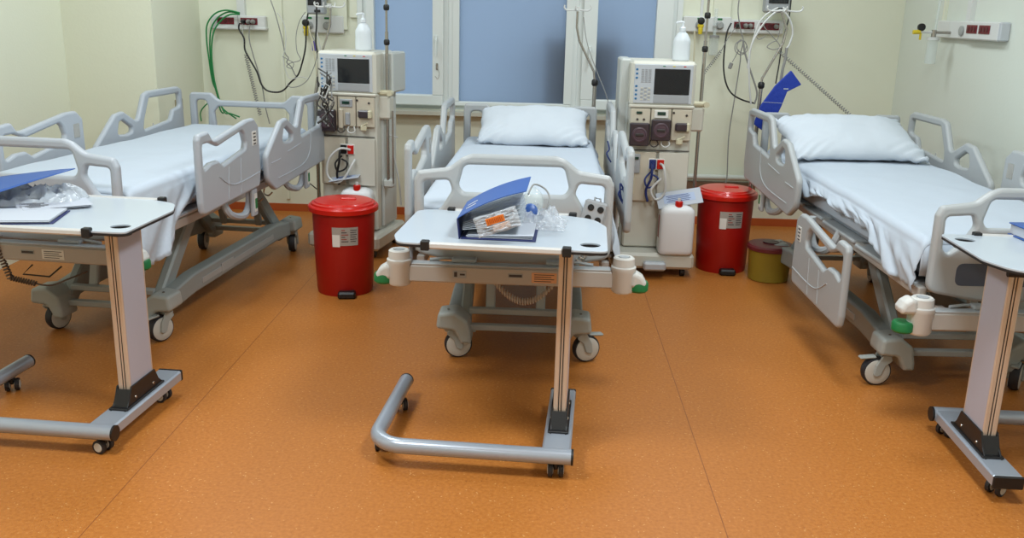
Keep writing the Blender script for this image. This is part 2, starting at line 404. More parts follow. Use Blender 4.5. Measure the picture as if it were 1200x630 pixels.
def hspl(P, h, s=1, dz=0): return [(p[0], p[1]+h+dz)+tuple(p[2:]) for p in P]
def make_bed(label, x, y, a, h, tilt, rails, faces, plast=bedp, edz=0):
    t = thing('hospital_bed', label, 'bed', (x, y, 0), a)
    dt = Matrix.Translation((0, 0, 0))
    def tz(ly): return tilt*(ly-1.1)
    hf = h+tz(0); hh = h+tz(2.37)
    f = plate('footboard', hspl(FBo, hf), [hspl(q, hf) for q in FBh], plast, t, (0, 0, 0), XZ, .04, .014)
    plate('inset_panel', [(-.30, .035+hf), (-.30, .125+hf), (.30, .125+hf), (.30, .035+hf)], [], inset_m, f, (0, -.019, 0), XZ, .006, .002, .03)
    plate('headboard', hspl(HBo, hh), [hspl(q, hh) for q in HBh], plast, t, (0, 2.375, 0), XZ, .035, .012)
    for s in (-1, 1):
        st = rails[0 if s < 0 else 1]
        dz = tz(.85) + (-.345 if st == 'down' else 0)
        xo = s*(.505 if st != 'down' else .52)
        o = plate('foot_side_rail', hspl(FOOTRAIL, h, dz=dz), [hspl(FOOTHOLE, h, dz=dz)], plast, t, (xo, 0, 0), YZ, .034, .013)
        d = MB()
        so = xo+s*.0175
        d.tube([(so, .78, h+dz+.03), (so, .80, h+dz+.19)], .003, None, 6); d.tube([(so, .93, h+dz+.03), (so, .95, h+dz+.21)], .003, None, 6)
        d.tube(spline([(so, .68, h+dz+.16), (so, .85, h+dz+.09), (so, 1.19, h+dz+.10)]), .003, None, 6)
        d.build('moulded_rib', plast, o)
        l = MB(); l.box((so, 1.135, h+dz+.29), (.003, .055, .075), labelw_m, .001)
        for q in range(4): l.box((so+s*.002, 1.135, h+dz+.315-.018*q), (.002, .032, .007), ink_m, .0004)
        for q in (-1, 1): l.box((so-s*.035, 1.135, h+dz+.29), (.003, .055, .075), labelw_m, .001)
        l.build('sticker', labelw_m, o, label='white sticker with dark print')
        dz2 = tz(1.85)
        o = plate('head_side_rail', hspl(HEADRAIL, h, dz=dz2), [hspl(HH1, h, dz=dz2), hspl(HH2, h, dz=dz2)], plast, t, (s*.505, 0, 0), YZ, .034, .013)
        d = MB(); so = s*.5225
        d.tube(spline([(so, 1.45, h+dz2+.02), (so, 1.85, h+dz2+.035), (so, 2.0, h+dz2+.10), (so, 2.03, h+dz2+.23)]), .003, None, 6)
        d.tube([(so, 1.36, h+dz2+.12), (so, 1.5, h+dz2+.125)], .003, None, 6)
        d.tube([(so, 1.62, h+dz2+.15), (so, 1.85, h+dz2+.17)], .003, None, 6)
        d.build('moulded_rib', plast, o)
        # brackets with green release tabs
        for by, zb in ((1.08, dz if st != 'down' else 0), (1.93, dz2)):
            b = MB(); z0 = h+zb-.0
            b.tube(spline([(s*.40, by-.13, z0+.0), (s*.44, by-.12, z0-.09), (s*.46, by, z0-.125), (s*.47, by+.06, z0-.08), (s*.48, by+.06, z0+.03)]), .02, plast, 8)
            b.box((s*.50, by+.06, z0-.06), (.02, .065, .15), plast, .006)
            b.build('rail_bracket', plast, t)
            g = MB(); g.box((s*.512, by+.06, z0-.06), (.004, .036, .10), labelw_m, .001); g.box((s*.515, by+.06, z0-.065), (.003, .026, .055), green_m, .001)
            g.build('release_tab', green_m, t, label='small green marked release tab')
    # deck frame
    b = MB()
    for s in (-1, 1):
        b.box((s*.385, 1.2, h-.04), (.035, 2.28, .045), beam_m, .005, Matrix.Rotation(tilt, 4, 'X'))
    for yy in (.2, .7, 1.25, 1.8, 2.3): b.box((0, yy, h-.04+tz(yy)), (.76, .05, .03), steel_m, .004)
    b.build('deck_frame', beam_m, t)
    p = MB()
    for y0, y1 in ((.08, .72), (.74, 1.18), (1.2, 1.5), (1.52, 2.3)):
        p.box((0, (y0+y1)/2, h+.0), (.83, y1-y0, .02), plast, .006, Matrix.Translation((0, 0, tz((y0+y1)/2))))
    p.build('mattress_platform', plast, t)
    hf += edz
    b = MB()
    b.box((0, -.095, hf-.055), (.83, .035, .07), beam_m, .006); b.box((0, -.085, hf-.016), (.80, .05, .008), plast, .003)
    for s in (-1, 1):
        b.box((s*.32, -.03, hf-.05), (.035, .14, .035), beam_m, .004); b.box((s*.19, -.06, hf-.005), (.10, .05, .016), plast, .004)
        b.tube([(s*.2, -.03, hf-.01), (s*.27, -.06, hf+.0), (s*.33, -.07, hf-.005)], .006, plast, 6)
    b.build('end_bar', beam_m, t)
    k = MB(); yk = -.1135
    k.box((-.205, yk, hf-.052), (.055, .002, .03), grey_m, .0005); k.box((-.22, yk-.0015, hf-.052), (.012, .002, .02), ink_m, .0005); k.box((-.193, yk-.0015, hf-.052), (.02, .002, .007), ink_m, .0005)
    k.build('marking_plate', grey_m, t)
    k = MB(); k.box((.02, yk, hf-.05), (.06, .002, .018), steel_m, .0005); k.box((.02, yk-.001, hf-.05), (.052, .002, .010), ink_m, .0003); k.build('type_plate', grey_m, t)
    s2 = MB(); s2.box((.135, yk, hf-.055), (.10, .002, .042), stick_m if x > -1 and x < 1 else labelw_m, .0005)
    for q in range(4): s2.box((.135-.006*(q % 2), yk-.0015, hf-.042-.009*q), (.08-.012*(q % 2), .0015, .0025), ink_m, .0003)
    s2.build('printed_sticker', orange_m, t)
    # corner bumpers
    for s in (-1, 1):
        b = MB(); cx, cy = s*.450, -.095
        b.lathe([(.040, hf-.105), (.047, hf-.095), (.047, hf-.02), (.050, hf-.015), (.050, hf-.0), (.044, hf+.004), (.042, hf+.035), (.036, hf+.04), (.024, hf+.04), (.022, hf+.03)], bumper_m, 28, Matrix.Translation((cx, cy, 0)))
        b.lathe([(.021, hf+.03), (.021, hf+.0408)], grey_m, 20, Matrix.Translation((cx, cy, 0)))
        merge_plate(b, [(.02, -.075), (.03, -.02, .03), (.050, -.01, .02), (.078, -.028, .015), (.092, -.052, .015), (.088, -.075)], [], bumper_m, (cx, cy, h), Matrix(((s, 0, 0, 0), (0, 0, -1, 0), (0, 1, 0, 0), (0, 0, 0, 1))), .075, .015, .02)
        o = b.build('corner_bumper', bumper_m, t)
        g = MB(); g.lathe([(.034, -.022), (.041, -.014), (.041, .012), (.036, .02)], None, 24, Matrix.Translation((cx+s*.062, cy, hf-.078)))
        g.build('green_roller', green_m, o, label='green rubber roller pad')
    # understructure
    y1, y2 = .47, 2.2
    b = MB()
    for s in (-1, 1):
        prof = [(y1+.05, .13, .02), (y1+.05, .225, .03), (y1+.30, .255, .08), (y2-.30, .255, .08), (y2-.05, .225, .03), (y2-.05, .13, .02), (y2-.3, .15, .05), (y1+.3, .15, .05)]
        merge_plate(b, prof, [], base_m, (s*.285, 0, 0), YZ, .075, .012)
        b.box((s*.324, (y1+y2)/2, .195), (.004, 1.0, .03), steel_m, .001); b.box((s*.325, 1.15, .20), (.004, .16, .05), steel_m, .001)
        for yy, d in ((y1, -1), (y2, 1)):
            merge_plate(b, [(s*.20, .125), (s*.215, .20, .03), (s*.275, .245, .03), (s*.355, .235, .02), (s*.365, .16, .02), (s*.28, .155, .03), (s*.245, .09, .01), (s*.20, .09, .01)][::s], [], basel_m, (0, yy, 0), XZ, .14, .015)
            b.lathe([(.006, 0), (.006, .004)], steelp_m, 12, Matrix.Translation((s*.31, yy-.02, .243)))
    for yy, zz in ((y1+.07, .215), (y1+.02, .15), (y2-.07, .215), (y2-.02, .15)):
        b.box((0, yy, zz), (.44, .04, .028), steel_m, .004)
    b.build('base_frame', base_m, t)
    l = MB()
    for s in (-1, 1):
        for ya, yb in ((y1+.05, .95), (y2-.05, 1.72)):
            A = Vector((s*.235, ya, .15)); B = Vector((s*.235, yb, h-.07)); d = (B-A); ang = math.atan2(d.z, d.y)
            T = Matrix.Translation((A+B)/2) @ Matrix.Rotation(ang, 4, 'X'); l.box((0, 0, 0), (.05, d.length, .085), base_m, .01, T)
            A = Vector((s*.12, ya+.04*(1 if ya < 1 else -1), .20)); B = Vector((s*.12, ya+.14*(1 if ya < 1 else -1), h-.06)); d = (B-A); ang = math.atan2(d.z, d.y)
            T = Matrix.Translation((A+B)/2) @ Matrix.Rotation(ang, 4, 'X'); l.box((0, 0, 0), (.045, d.length, .03), steel_m, .006, T)
    l.box((0, 1.3, h-.13), (.16, .5, .09), dark_m, .01); l.tube([(0, .75, .3), (0, 1.3, h-.13)], .022, steel_m)
    l.box((.0, .95, h-.085), (.5, .04, .05), dark_m, .005); l.box((.0, 1.72, h-.085), (.5, .04, .05), dark_m, .005)
    l.build('lifting_legs', steel_m, t)
    for (s, yy), fc in zip(((-1, y1), (1, y1), (-1, y2), (1, y2)), faces): castor(t, s*.305, yy, fc)
    return t
def bloc(bed, v):
    a = bed.rotation_euler.z; return Vector((bed.location.x+v[0]*cos(a)-v[1]*sin(a), bed.location.y+v[0]*sin(a)+v[1]*cos(a), v[2]))
bedM = make_bed('middle grey plastic hospital bed with all side rails raised, under the window', -.117, 3.69, -.008, .622, -.006, ('up', 'up'), (-1.35, -1.2, 2.9, -2.9))
bedL = make_bed('left hospital bed beside the green hoses, side rails raised and no pillow', -2.17, 3.83, -.09, .622, 0, ('up', 'up'), (-.3, 2.7, 3.3, .2), bedp2)
bedR = make_bed('right hospital bed by the side wall with its near foot rail lowered', 1.905, 3.56, .048, .60, .02, ('down', 'up'), (1.6, 2.5, .4, 3), edz=-.03)

# ---- mattress with draped sheet
def make_mattress(bed, h, tilt, label, drapes, seed, zt=.2):
    t = thing('mattress', label, 'mattress', (bed.location.x, bed.location.y, 0), bed.rotation_euler.z)
    hw = .405; ya, yb = .05, 2.31
    core = MB().box((0, (ya+yb)/2, h+.012+(zt-.03)/2), (hw*2-.03, yb-ya-.03, zt-.035), None, .03, Matrix.Rotation(0, 4, 'X'))
    core.build('mattress_core', sheet_m, t)
    # sheet cross-section param across x
    NY = 150; sec = []; nb = 6; zt0 = h+zt
    hangL, hangR = drapes
    def cross(hang):   # from edge down
        out = []
        for i in range(nb+1):
            a = i/nb*pi/2; out.append((hw-.035+.035*sin(a), -.035+.035*cos(a), 0))
        n = 16
        for i in range(1, n+1): out.append((hw+.002+.01*sin(i/n*3), -.035-hang*i/n, i/n))
        out = [(p[0], p[1], p[2]) for p in out]
        return out
    left = cross(hangL); right = cross(hangR); NX = 40
    rows = []
    for j in range(NY+1):
        ly = ya+(yb-ya)*j/NY; row = []
        endd = min(ly-ya, yb-ly); er = max(0, 1-endd/.04)
        for (xx, zz, f_) in left[::-1]: row.append((-xx, zz, f_, -1))
        for i in range(1, NX): row.append((-(hw-.035)+2*(hw-.035)*i/NX, 0, 0, 0))
        for (xx, zz, f_) in right: row.append((xx, zz, f_, 1))
        out = []
        for (xx, zz, f_, sd) in row:
            n1 = noise.noise(Vector((xx*3, ly*3, seed)))*.006+noise.noise(Vector((xx*9, ly*5, seed+3)))*.0035
            z = zt0+zz+tilt*(ly-1.1)+n1-.02*er*er; x_ = xx
            if sd and f_ > 0:
                hg = hangL if sd < 0 else hangR
                short = min(1, max(0, (ly-.28)/.3))
                z += f_*hg*short*.62
                fold = noise.noise(Vector((ly*9+f_*2.0, f_*1.2, seed+sd*5)))*.045*f_ + noise.noise(Vector((ly*28+f_*6, f_*2, seed+9)))*.020*f_
                x_ += sd*(fold+.018*f_)
                z += noise.noise(Vector((ly*3.1, seed+sd, f_)))*.07*f_*f_
                z = max(z, h-.17)
            out.append((x_, ly+(noise.noise(Vector((xx*6, ly*8, 4)))*.01*f_), z))
        rows.append(out)
    V = [v for r_ in rows for v in r_]; W_ = len(rows[0]); Fs = [(j*W_+i, j*W_+i+1, (j+1)*W_+i+1, (j+1)*W_+i) for j in range(NY) for i in range(W_-1)]
    # close ends
    mb = MB().add(V, Fs)
    # end flaps (foot and head)
    for rr, sgn in ((rows[0], -1), (rows[-1], 1)):
        mid = [v for v in rr if v[2] > h+.1]
        a = [(v[0], v[1], v[2]) for v in mid]; b = [(v[0]*.99, v[1]-sgn*.004, h+.03) for v in mid]; n = len(a)
        fs = [(i, i+n, i+1+n, i+1) if sgn < 0 else (i, i+1, i+1+n, i+n) for i in range(n-1)]
        mb.add(a+b, fs)
    o = mb.build('bed_sheet', sheet_m, t, smooth=80)
    md = o.modifiers.new('th', 'SOLIDIFY'); md.thickness = .003; md.offset = 1
    return t
make_mattress(bedM, .622, -.006, 'mattress under a white sheet on the middle bed, one pillow at its head', (.26, .26), 1)
make_mattress(bedL, .622, 0, 'bare-topped mattress with rumpled white sheet on the left bed, no pillow', (.16, .28), 5)
make_mattress(bedR, .60, .02, 'mattress with smooth white sheet hanging in pink-grey folds, on the right bed', (.16, .16), 9)

def make_pillow(label, bed, lx, ly, lz, w, d, th, rz, rx, seed, group=None, ry=0, loc=None):
    n = 44; V = []; Fc = []
    def prof(u, v, sgn):
        e = (1-abs(u)**2.6)*(1-abs(v)**2.6); e = max(e, 0)**.55
        px_ = u*w/2*(1-.07*(1-abs(v))**0*(v*v)*0-.06*(1-u*u)*0); 
        # pinch corners outward, concave sides
        cx = u*w/2*(1-.05*(1-v*v)+.05*noise.noise(Vector((u, v*1.5, seed+40)))); cy = v*d/2*(1-.05*(1-u*u)+.09*noise.noise(Vector((u*1.5, v, seed+50)))-.10*u*u*(1 if v > 0 else 0))
        z = sgn*th/2*e*(1.15 if sgn > 0 else .75)
        z += noise.noise(Vector((cx*6, cy*6, seed)))*.014*e+noise.noise(Vector((cx*18, cy*14, seed+2)))*.006*(1-e*.5)
        # radial wrinkles toward corners
        k = max(0, abs(u)*abs(v)-.25); z += k*.02*sin((u-v)*28+seed)
        return (cx, cy, z)
    for sgn in (1, -1):
        for j in range(n+1):
            for i in range(n+1): V.append(prof(-1+2*i/n, -1+2*j/n, sgn))
    for sidx in (0, 1):
        o_ = sidx*(n+1)**2
        for j in range(n):
            for i in range(n):
                q = (o_+j*(n+1)+i, o_+j*(n+1)+i+1, o_+(j+1)*(n+1)+i+1, o_+(j+1)*(n+1)+i); Fc.append(q if sidx == 0 else q[::-1])
    mb = MB().add(V, Fc); o = mb.build('pillow', pillow_m, None, 80, label=label, cat='pillow', group=group)
    me = o.data
    import bmesh
    bm = bmesh.new(); bm.from_mesh(me); bmesh.ops.remove_doubles(bm, verts=bm.verts, dist=.0025); bm.to_mesh(me); bm.free()
    p = loc or bloc(bed, (lx, ly, lz)); o.location = p; o.rotation_euler = (rx, ry, bed.rotation_euler.z+rz)
    return o
make_pillow('plump white pillow at the head of the middle bed', bedM, .03, 2.09, .622+.2+.09, .68, .46, .17, .0, .34, 3)
make_pillow('large white pillow lying on top of another on the right bed', bedR, -.03, 1.99, .60+.2+.125, .79, .54, .16, .02, .32, 12)
make_pillow('flatter white pillow half hidden beneath the large pillow on the right bed', bedR, .13, 2.17, .60+.2+.085, .60, .34, .10, -.05, .16, 21)

# footboard control panel on middle bed
t = thing('bed_control_panel', 'small grey control panel with four round black buttons on the middle footboard', 'control panel', bloc(bedM, (.325, -.03, .825)), bedM.rotation_euler.z+radians(0))
t.rotation_euler = (radians(-8), radians(14), 0)
MB().box((0, 0, 0), (.095, .02, .105), None, .012).build('panel_housing', grey_m, t)
for i in (-1, 1):
    for j in (-1, 1):
        MB().lathe([(.013, 0), (.013, .004), (.011, .006)], None, 18, Matrix.Translation((i*.02, -.0095, j*.022)) @ Matrix.Rotation(pi/2, 4, 'X')).build('button', black_m, t)
MB().tube([(-.012, -.004, .054), (-.012, .02, .062), (.012, .02, .062), (.012, -.004, .054)], .004, None, 8).build('hanging_hook', grey_m, t)
# coiled cords under beds
def cord(name, mb, m, label, cat='cable', group=None): return mb.build(name, m, None, 60, label=label, cat=cat, group=group)
p0 = bloc(bedM, (-.105, .02, .57)); p1 = bloc(bedM, (.185, .0, .53)); p2 = bloc(bedM, (.30, -.03, .66))
mb = MB(); mb.tube(coil(p0, p1, 27, .013, .115, 10), .0032, None, 5); mb.tube(coil(p1, p2, 10, .009, 0, 9), .003, None, 5)
cord('coiled_cord', mb, mat('cord_beige', (186, 172, 156), .5), 'beige coiled cord sagging beneath the end bar of the middle bed', 'cord')
mb = MB(); p0 = atz(0, 268, .62); 
A = at(-6, 285, 3.72); B = at(12, 325, 3.75); Cc = at(48, 333, 3.78); D = at(82, 326, 3.85); E_ = at(102, 318, 3.95)
mb.tube(coil(A, B, 12, .011, 0, 9), .004, None, 5); mb.tube(coil(B, at(42, 332, 3.78), 10, .010, .0, 9), .004, None, 5); mb.tube(spline([at(42, 332, 3.78), at(60, 334, 3.8), D, E_]), .004, None, 6)
cord('coiled_cord', mb, mat('cord_dark', (96, 84, 74), .5), 'dark grey coiled cord hanging from the foot end of the left bed', 'cord')
# wire loop pedal under left bed
mb = MB(); q = [at(38, 310, 3.95), at(27, 321, 3.95), at(58, 324, 3.95), at(72, 312, 3.95)]
mb.tube(q, .004, None, 8); mb.build('wire_holder', dark_m, bedL).matrix_parent_inverse = Matrix.LocRotScale(bedL.location, bedL.rotation_euler, None).inverted()
# red pedals
for bd, h in ((bedM, .622), (bedR, .60)):
    mb = MB().box((-.30, .02, h-.105), (.09, .05, .014), redp_m, .004).box((-.25, .03, h-.115), (.05, .03, .01), black_m, .004); mb.build('red_release_lever', redp_m, bd, label='small red release lever')
# hooks on left bed
for px, py in ((300, 226), (311, 219)):
    c = at(px, py, 5.35); c.x += 0
    mb = MB(); mb.tube(spline([c+Vector((.02, 0, .05)), c+Vector((.0, 0, .01)), c+Vector((-.01, 0, -.035)), c+Vector((.015, 0, -.05)), c+Vector((.04, 0, -.03))]), .0045, None, 8)
    o = mb.build('drainage_hook', steelp_m, bedL); o.matrix_parent_inverse = Matrix.LocRotScale(bedL.location, bedL.rotation_euler, None).inverted()

# ------------------------------------------------------------------ overbed tables
def twin(parent, x, y, rz=0):
    e = bpy.data.objects.new('castor', None); C.objects.link(e); e.parent = parent; e.location = (x, y, 0); e.rotation_euler = (0, 0, rz)
    b = MB(); b.box((0, 0, .045), (.022, .03, .03), black_m, .006); b.tube([(0, -.004, .045), (0, -.004, .07)], .008, black_m); b.build('housing', black_m, e)
    for s in (-1, 1):
        T = Matrix.Translation((s*.019, 0, .027)) @ Matrix.Rotation(pi/2, 4, 'Y')
        w = MB().lathe([(.018, -.009), (.0265, -.007), (.0265, .007), (.018, .009)], rub_m, 24, T).lathe([(.016, -.0105), (.018, -.009), (.018, .009), (.016, .0105)], hub_m, 20, T)
        w.build('wheel', rub_m, e)
def make_table(label, x, y, rz, cz_=.1):
    t = thing('overbed_table', label, 'table', (x, y, 0), rz)
    TZ = .83
    out = [(-.52, -.25, .0), (.10, -.25, .0), (.145, -.245, .03), (.14, .13, .1), (.09, .255, .12), (-.04, .305, .2), (-.54, .305, .05), (-.605, .28, .08), (-.605, -.15, .15), (-.575, -.245, .10)]
    cup = [(.085+.035*cos(a), -.165+.033*sin(a), 0) for a in [2*pi*i/24 for i in range(24)]]
    top = plate('tabletop', out, [cup], tbl_m, t, (0, 0, TZ-.0035), Matrix.Identity(4), .007, .001, .02)
    plate('edge_band', out, [cup], tedge_m, t, (0, 0, TZ-.0115), Matrix.Identity(4), .009, .001, .02)
    MB().lathe([(.036, TZ-.03), (.036, TZ-.0165)], None, 24, Matrix.Translation((.085, -.165, 0))).build('cup_recess', dark_m, t)
    for yy in (-.252, .307):
        r_ = MB().box((-.235, yy, TZ-.006), (.46, .018, .024), None, .006); r_.build('edge_rail', rail_m, t)
        for xx in (-.475, .008): MB().box((xx, yy, TZ-.006), (.030, .028, .034), None, .003).build('edge_clip', black_m, t)
    u = MB(); u.box((-.22, 0, TZ-.03), (.42, .05, .025), steel_m, .004); u.box((-.02, 0, TZ-.03), (.12, .24, .025), steel_m, .004); u.build('top_support', steel_m, t)
    k = MB(); k.tube([(.0, .17, TZ-.035), (.07, .17, TZ-.035)], .012, None, 12); k.build('release_lever', black_m, t)
    c = MB(); z0, z1 = .11, TZ-.03
    c.box((0, 0, (z0+z1)/2), (.048, .17, z1-z0), postside_m, .004)
    for s in (-1, 1):
        for q, w_ in ((-.0155, .0175), (0, .006), (.0155, .0175)): c.box((q, s*.086, (z0+z1)/2), (w_, .010, z1-z0-.004), postface_m, .003)
        c.box((0, s*.083, (z0+z1)/2), (.046, .006, z1-z0-.003), dark_m, .001)
    c.build('column', postside_m, t)
    b = MB()
    for s in (-1, 1):
        merge_plate(b, [(-.155, .107, 0), (-.14, .112, 0), (-.115, .14, .03), (-.092, .185, .0), (.092, .185, .0), (.115, .14, .03), (.155, .107, 0)], [], black_m, (s*.028, 0, 0), YZ, .006, .001, .01)
    b.box((0, 0, .112), (.076, .30, .008), black_m, .002); 
    for s in (-1, 1):
        T = Matrix.Translation((0, s*.118, .137)) @ Matrix.Rotation(s*radians(-62 if s > 0 else -62), 4, 'X'); b.box((0, 0, 0), (.058, .085, .005), black_m, .001, T)
        for yy in (-.07, .07): b.lathe([(.006, 0), (.005, .003)], steelp_m, 12, Matrix.Translation((s*.031, yy, .135)) @ Matrix.Rotation(s*pi/2, 4, 'Y'))
    b.build('column_bracket', black_m, t)
    b = MB().box((0, .0, .085), (.102, .55, .045), None, .006); b.build('base_beam', tube_m, t)
    MB().box((0, .279, .085), (.104, .012, .047), None, .004).build('end_cap', black_m, t)
    pts = [(.055, -.285, .085), (-.55, -.285, .085)]
    for i in range(1, 10):
        a = i/9*pi/2; pts.append((-.55-.115*sin(a), -.285+.115*(1-cos(a)), .085))
    pts.append((-.665, .32, .085))
    MB().tube(pts, .0285, None, 24).build('base_tube', tube_m, t)
    MB().tube([(.054, -.285, .085), (.062, -.285, .085)], .0295, None, 24).build('end_cap', black_m, t)
    MB().tube([(-.665, .319, .085), (-.665, .327, .085)], .0295, None, 24).build('end_cap', black_m, t)
    for cx, cy, r_ in ((.0, -.27, cz_), (-.655, -.16, .2), (-.665, .20, .4), (.0, .20, cz_+.1)): twin(t, cx, cy, r_)
    return t
tabM = make_table('middle white-topped overbed table holding an open blue binder', .095, 3.285, radians(-3.5))
tabL = make_table('left white-topped overbed table with papers and tilted blue folder cover', -1.565, 3.335, radians(-4), 1.35)
tabR = make_table('right white-topped overbed table with its base facing away, closed blue binder', 1.635, 3.215, radians(178), 2.1)
TT = .8305
def onT(tab, x, y, z=0):
    a = tab.rotation_euler.z; return Vector((tab.location.x+x*cos(a)-y*sin(a), tab.location.y+x*sin(a)+y*cos(a), TT+z))

# ------------------------------------------------------------------ binders and papers
def crumple(name, w, d, h, seed, m, label, cat, loc, rz, group=None, parent=None, shape=None):
    n = 34; V = []; Fc = []
    for j in range(n+1):
        for i in range(n+1):
            u = -1+2*i/n; v = -1+2*j/n
            e = max(0, (1-u**4)*(1-v**4))
            s = noise.noise(Vector((u*2.2, v*2.2, seed)))
            s2 = abs(noise.noise(Vector((u*3.6, v*3.6, seed+7))))
            z = .002+h*e**.6*(.6+.45*s-.75*s2)
            rx = 1+.08*noise.noise(Vector((u*2, v*2, seed+3)))
            V.append((u*w/2*rx, v*d/2*rx, max(z, .0015)))
    for j in range(n):
        for i in range(n): Fc.append((j*(n+1)+i, j*(n+1)+i+1, (j+1)*(n+1)+i+1, (j+1)*(n+1)+i))
    o = MB().add(V, Fc).build(name, m, parent, 50, label=label, cat=cat, group=group); o.location = loc; o.rotation_euler = (0, 0, rz); return o
def binder_open(label, loc, rz, wid=.27, dep=.30, sp=.075, ang=25, spin_lean=12, lines=True):
    t = thing('ring_binder', label, 'binder', loc, rz)
    # hinge on the left (x=0), covers extend +x; depth along y
    MB().box((wid/2+.005, dep/2, .002), (wid, dep, .003), None, .001).build('back_cover', binderd_m, t)
    T = Matrix.Rotation(radians(-spin_lean), 4, 'Y')
    MB().box((0, dep/2, sp/2), (.004, dep, sp), None, .001, T).build('spine', binderd_m, t)
    tp = T @ Vector((0, 0, sp))
    # curved front cover
    V = []; n = 14
    for i in range(n+1):
        s = i/n; a = radians(ang+10*(1-s)); V.append((tp.x+s*wid*cos(a), tp.z+s*wid*sin(a)*(1-.06*s)))
    P = []
    for (x_, z_) in V:
        for yy in (0, dep): P += [(x_, yy, z_), (x_, yy, z_+.003)]
    Fc = []
    for i in range(n):
        a = i*4; b = a+4
        Fc += [(a, a+2, b+2, b), (a+1, b+1, b+3, a+3), (a, b, b+1, a+1), (a+2, a+3, b+3, b+2)]
    Fc += [(0, 1, 3, 2), (n*4, n*4+2, n*4+3, n*4+1)]
    c = MB().add(P, Fc).build('front_cover', binder_m, t, 30)
    if lines:
        g = MB()
        for k in (.42, .64): 
            x_, z_ = V[4]; x2, z2 = V[1]; aa = math.atan2(z_-z2, x_-x2)
            g.box((0, 0, 0), (.04, .007, .0014), None, .0004, Matrix.Translation(((x_+x2)/2-sin(aa)*.0035, dep*k*.9-.02, (z_+z2)/2+.0038)) @ Matrix.Rotation(-aa, 4, 'Y'))
        g.build('cover_slot', labelw_m, c)
    pg = MB()
    for i in range(3): pg.box((wid/2+.01+random.uniform(-.006, .006), dep/2+.005, .0055+.0028*i), (wid*.88, dep*.93, .0016), None, .0004, Matrix.Rotation(-radians(.6*i), 4, 'Y'))
    pg.build('pages', paper_m, t)
    # fan of plastic pockets
    pk = MB()
    for i in range(6): pk.box((wid*.42, dep/2, 0), (wid*.8, dep*.9, .0012), None, .0003, Matrix.Translation((.004, .003*i, .03+.004*i)) @ Matrix.Rotation(-radians(7+2.6*i), 4, 'Y'))
    pk.build('plastic_pockets', plas2_m, t)
    r_ = MB()
    for yy in (.11, .19): r_.tube([(.03, yy, .004), (.015, yy, .03), (.02, yy, .052), (.045, yy, .06), (.068, yy, .05), (.07, yy, .02), (.06, yy, .004)], .002, None, 6)
    r_.build('rings', steelp_m, t)
    return t
# middle table binder
bM = atz(538, 280, TT)
binder_open('open blue ring binder with raised cover on the middle table', (bM.x, bM.y, TT), radians(-2), .262, .29, .072, 25, 6)
o = MB(); T = Matrix.Translation((0, 0, 0))
st = thing('medicine_packet', 'crumpled clear packet with orange label inside the middle binder', 'packet', at(583, 260, 3.075), radians(8)); st.rotation_euler = (radians(14), radians(-18), radians(5))
cr = crumple('film_wrap', .15, .07, .018, 4, plas_m, None, None, (0, 0, 0), 0, parent=st); cr.rotation_euler = (radians(60), 0, 0)
lb = MB().box((-.005, -.012, .016), (.064, .002, .026), orange_m, .0005)
for i in range(9): lb.box((-.03+.006*i, -.0135, .016), (.002, .001, .016), mat('sticker_ink', (190, 90, 40)) if i == 0 else bpy.data.materials['sticker_ink'], .0002)
lb.build('orange_label', orange_m, st)
MB().box((.01, -.014, -.012), (.06, .002, .022), None, .0006).build('paper_slip', mat('pink_slip', (222, 206, 200), .6), st)
# mask set in clear bag
bagp = atz(634, 262, TT)
mk = thing('nebuliser_mask', 'clear breathing mask with a blue valve in clear wrapping on the middle table', 'mask', (bagp.x-.022, bagp.y, TT), 0)
MB().lathe([(.022, .0), (.036, .01), (.04, .04), (.034, .075), (.018, .10), (.010, .11)], None, 24, Matrix.Translation((-.01, .07, .035)) @ Matrix.Rotation(radians(-50), 4, 'X')).build('mask_cup', clear_m, mk)
MB().lathe([(.012, 0), (.026, .004), (.028, .02), (.022, .03), (.012, .034)], None, 20, Matrix.Translation((-.02, .015, .042)) @ Matrix.Rotation(radians(70), 4, 'X')).build('blue_valve', mat('valve_blue', (58, 96, 168), .35), mk)
mb = MB(); mb.tube(spline([(-.03, .06, .1), (-.01, .1, .13), (.03, .11, .115), (.05, .08, .09), (.045, .03, .06), (.02, .01, .03)]), .0035, None, 8); mb.build('mask_tubing', cab_gy, mk)
crumple('plastic_wrapper', .19, .20, .085, 11, plas_m, 'crumpled clear plastic wrapper around the breathing mask on the middle table', 'wrapper', (bagp.x-.015, bagp.y+.03, TT), .2)
crumple('plastic_wrapper', .13, .20, .022, 15, plas_m, 'flat clear plastic wrapper at right of the binder on the middle table', 'wrapper', (bagp.x+.03, bagp.y-.02, TT), -.1)
# left table : folder, papers, bag
pl = atz(30, 262, TT)
def sheets(name, n, label, loc, rz, w=.297, d=.21, cat='papers', step=.0012, m=paper_m, jit=.01, parent=None):
    mb = MB()
    for i in range(n):
        T = Matrix.Translation((random.uniform(-jit, jit), random.uniform(-jit, jit), .001+step*i)) @ Matrix.Rotation(random.uniform(-.03, .03), 4, 'Z')
        mb.box((0, 0, 0), (w, d, .0009), None, .0002, T)
    o = mb.build(name, m, parent, 0, label=label, cat=cat); o.location = loc; o.rotation_euler = (0, 0, rz); return o
Lc = at(0, 0, 1)
f1 = atz(38, 254, TT)
fl = thing('ring_binder', 'blue ring binder with raised cover on the left table', 'binder', (f1.x-.02, f1.y-.02, TT), radians(12))
MB().box((-.02, .0, .002), (.30, .22, .003), None, .001).build('back_cover', binderd_m, fl)
pg = MB()
for i in range(4): pg.box((-.02+random.uniform(-.008, .008), random.uniform(-.006, .006), .005+.0024*i), (.29-.004*i, .21, .0012), None, .0003, Matrix.Rotation(random.uniform(-.03, .03), 4, 'Z'))
pg.build('pages', paper_m, fl)
cv = MB(); V = []
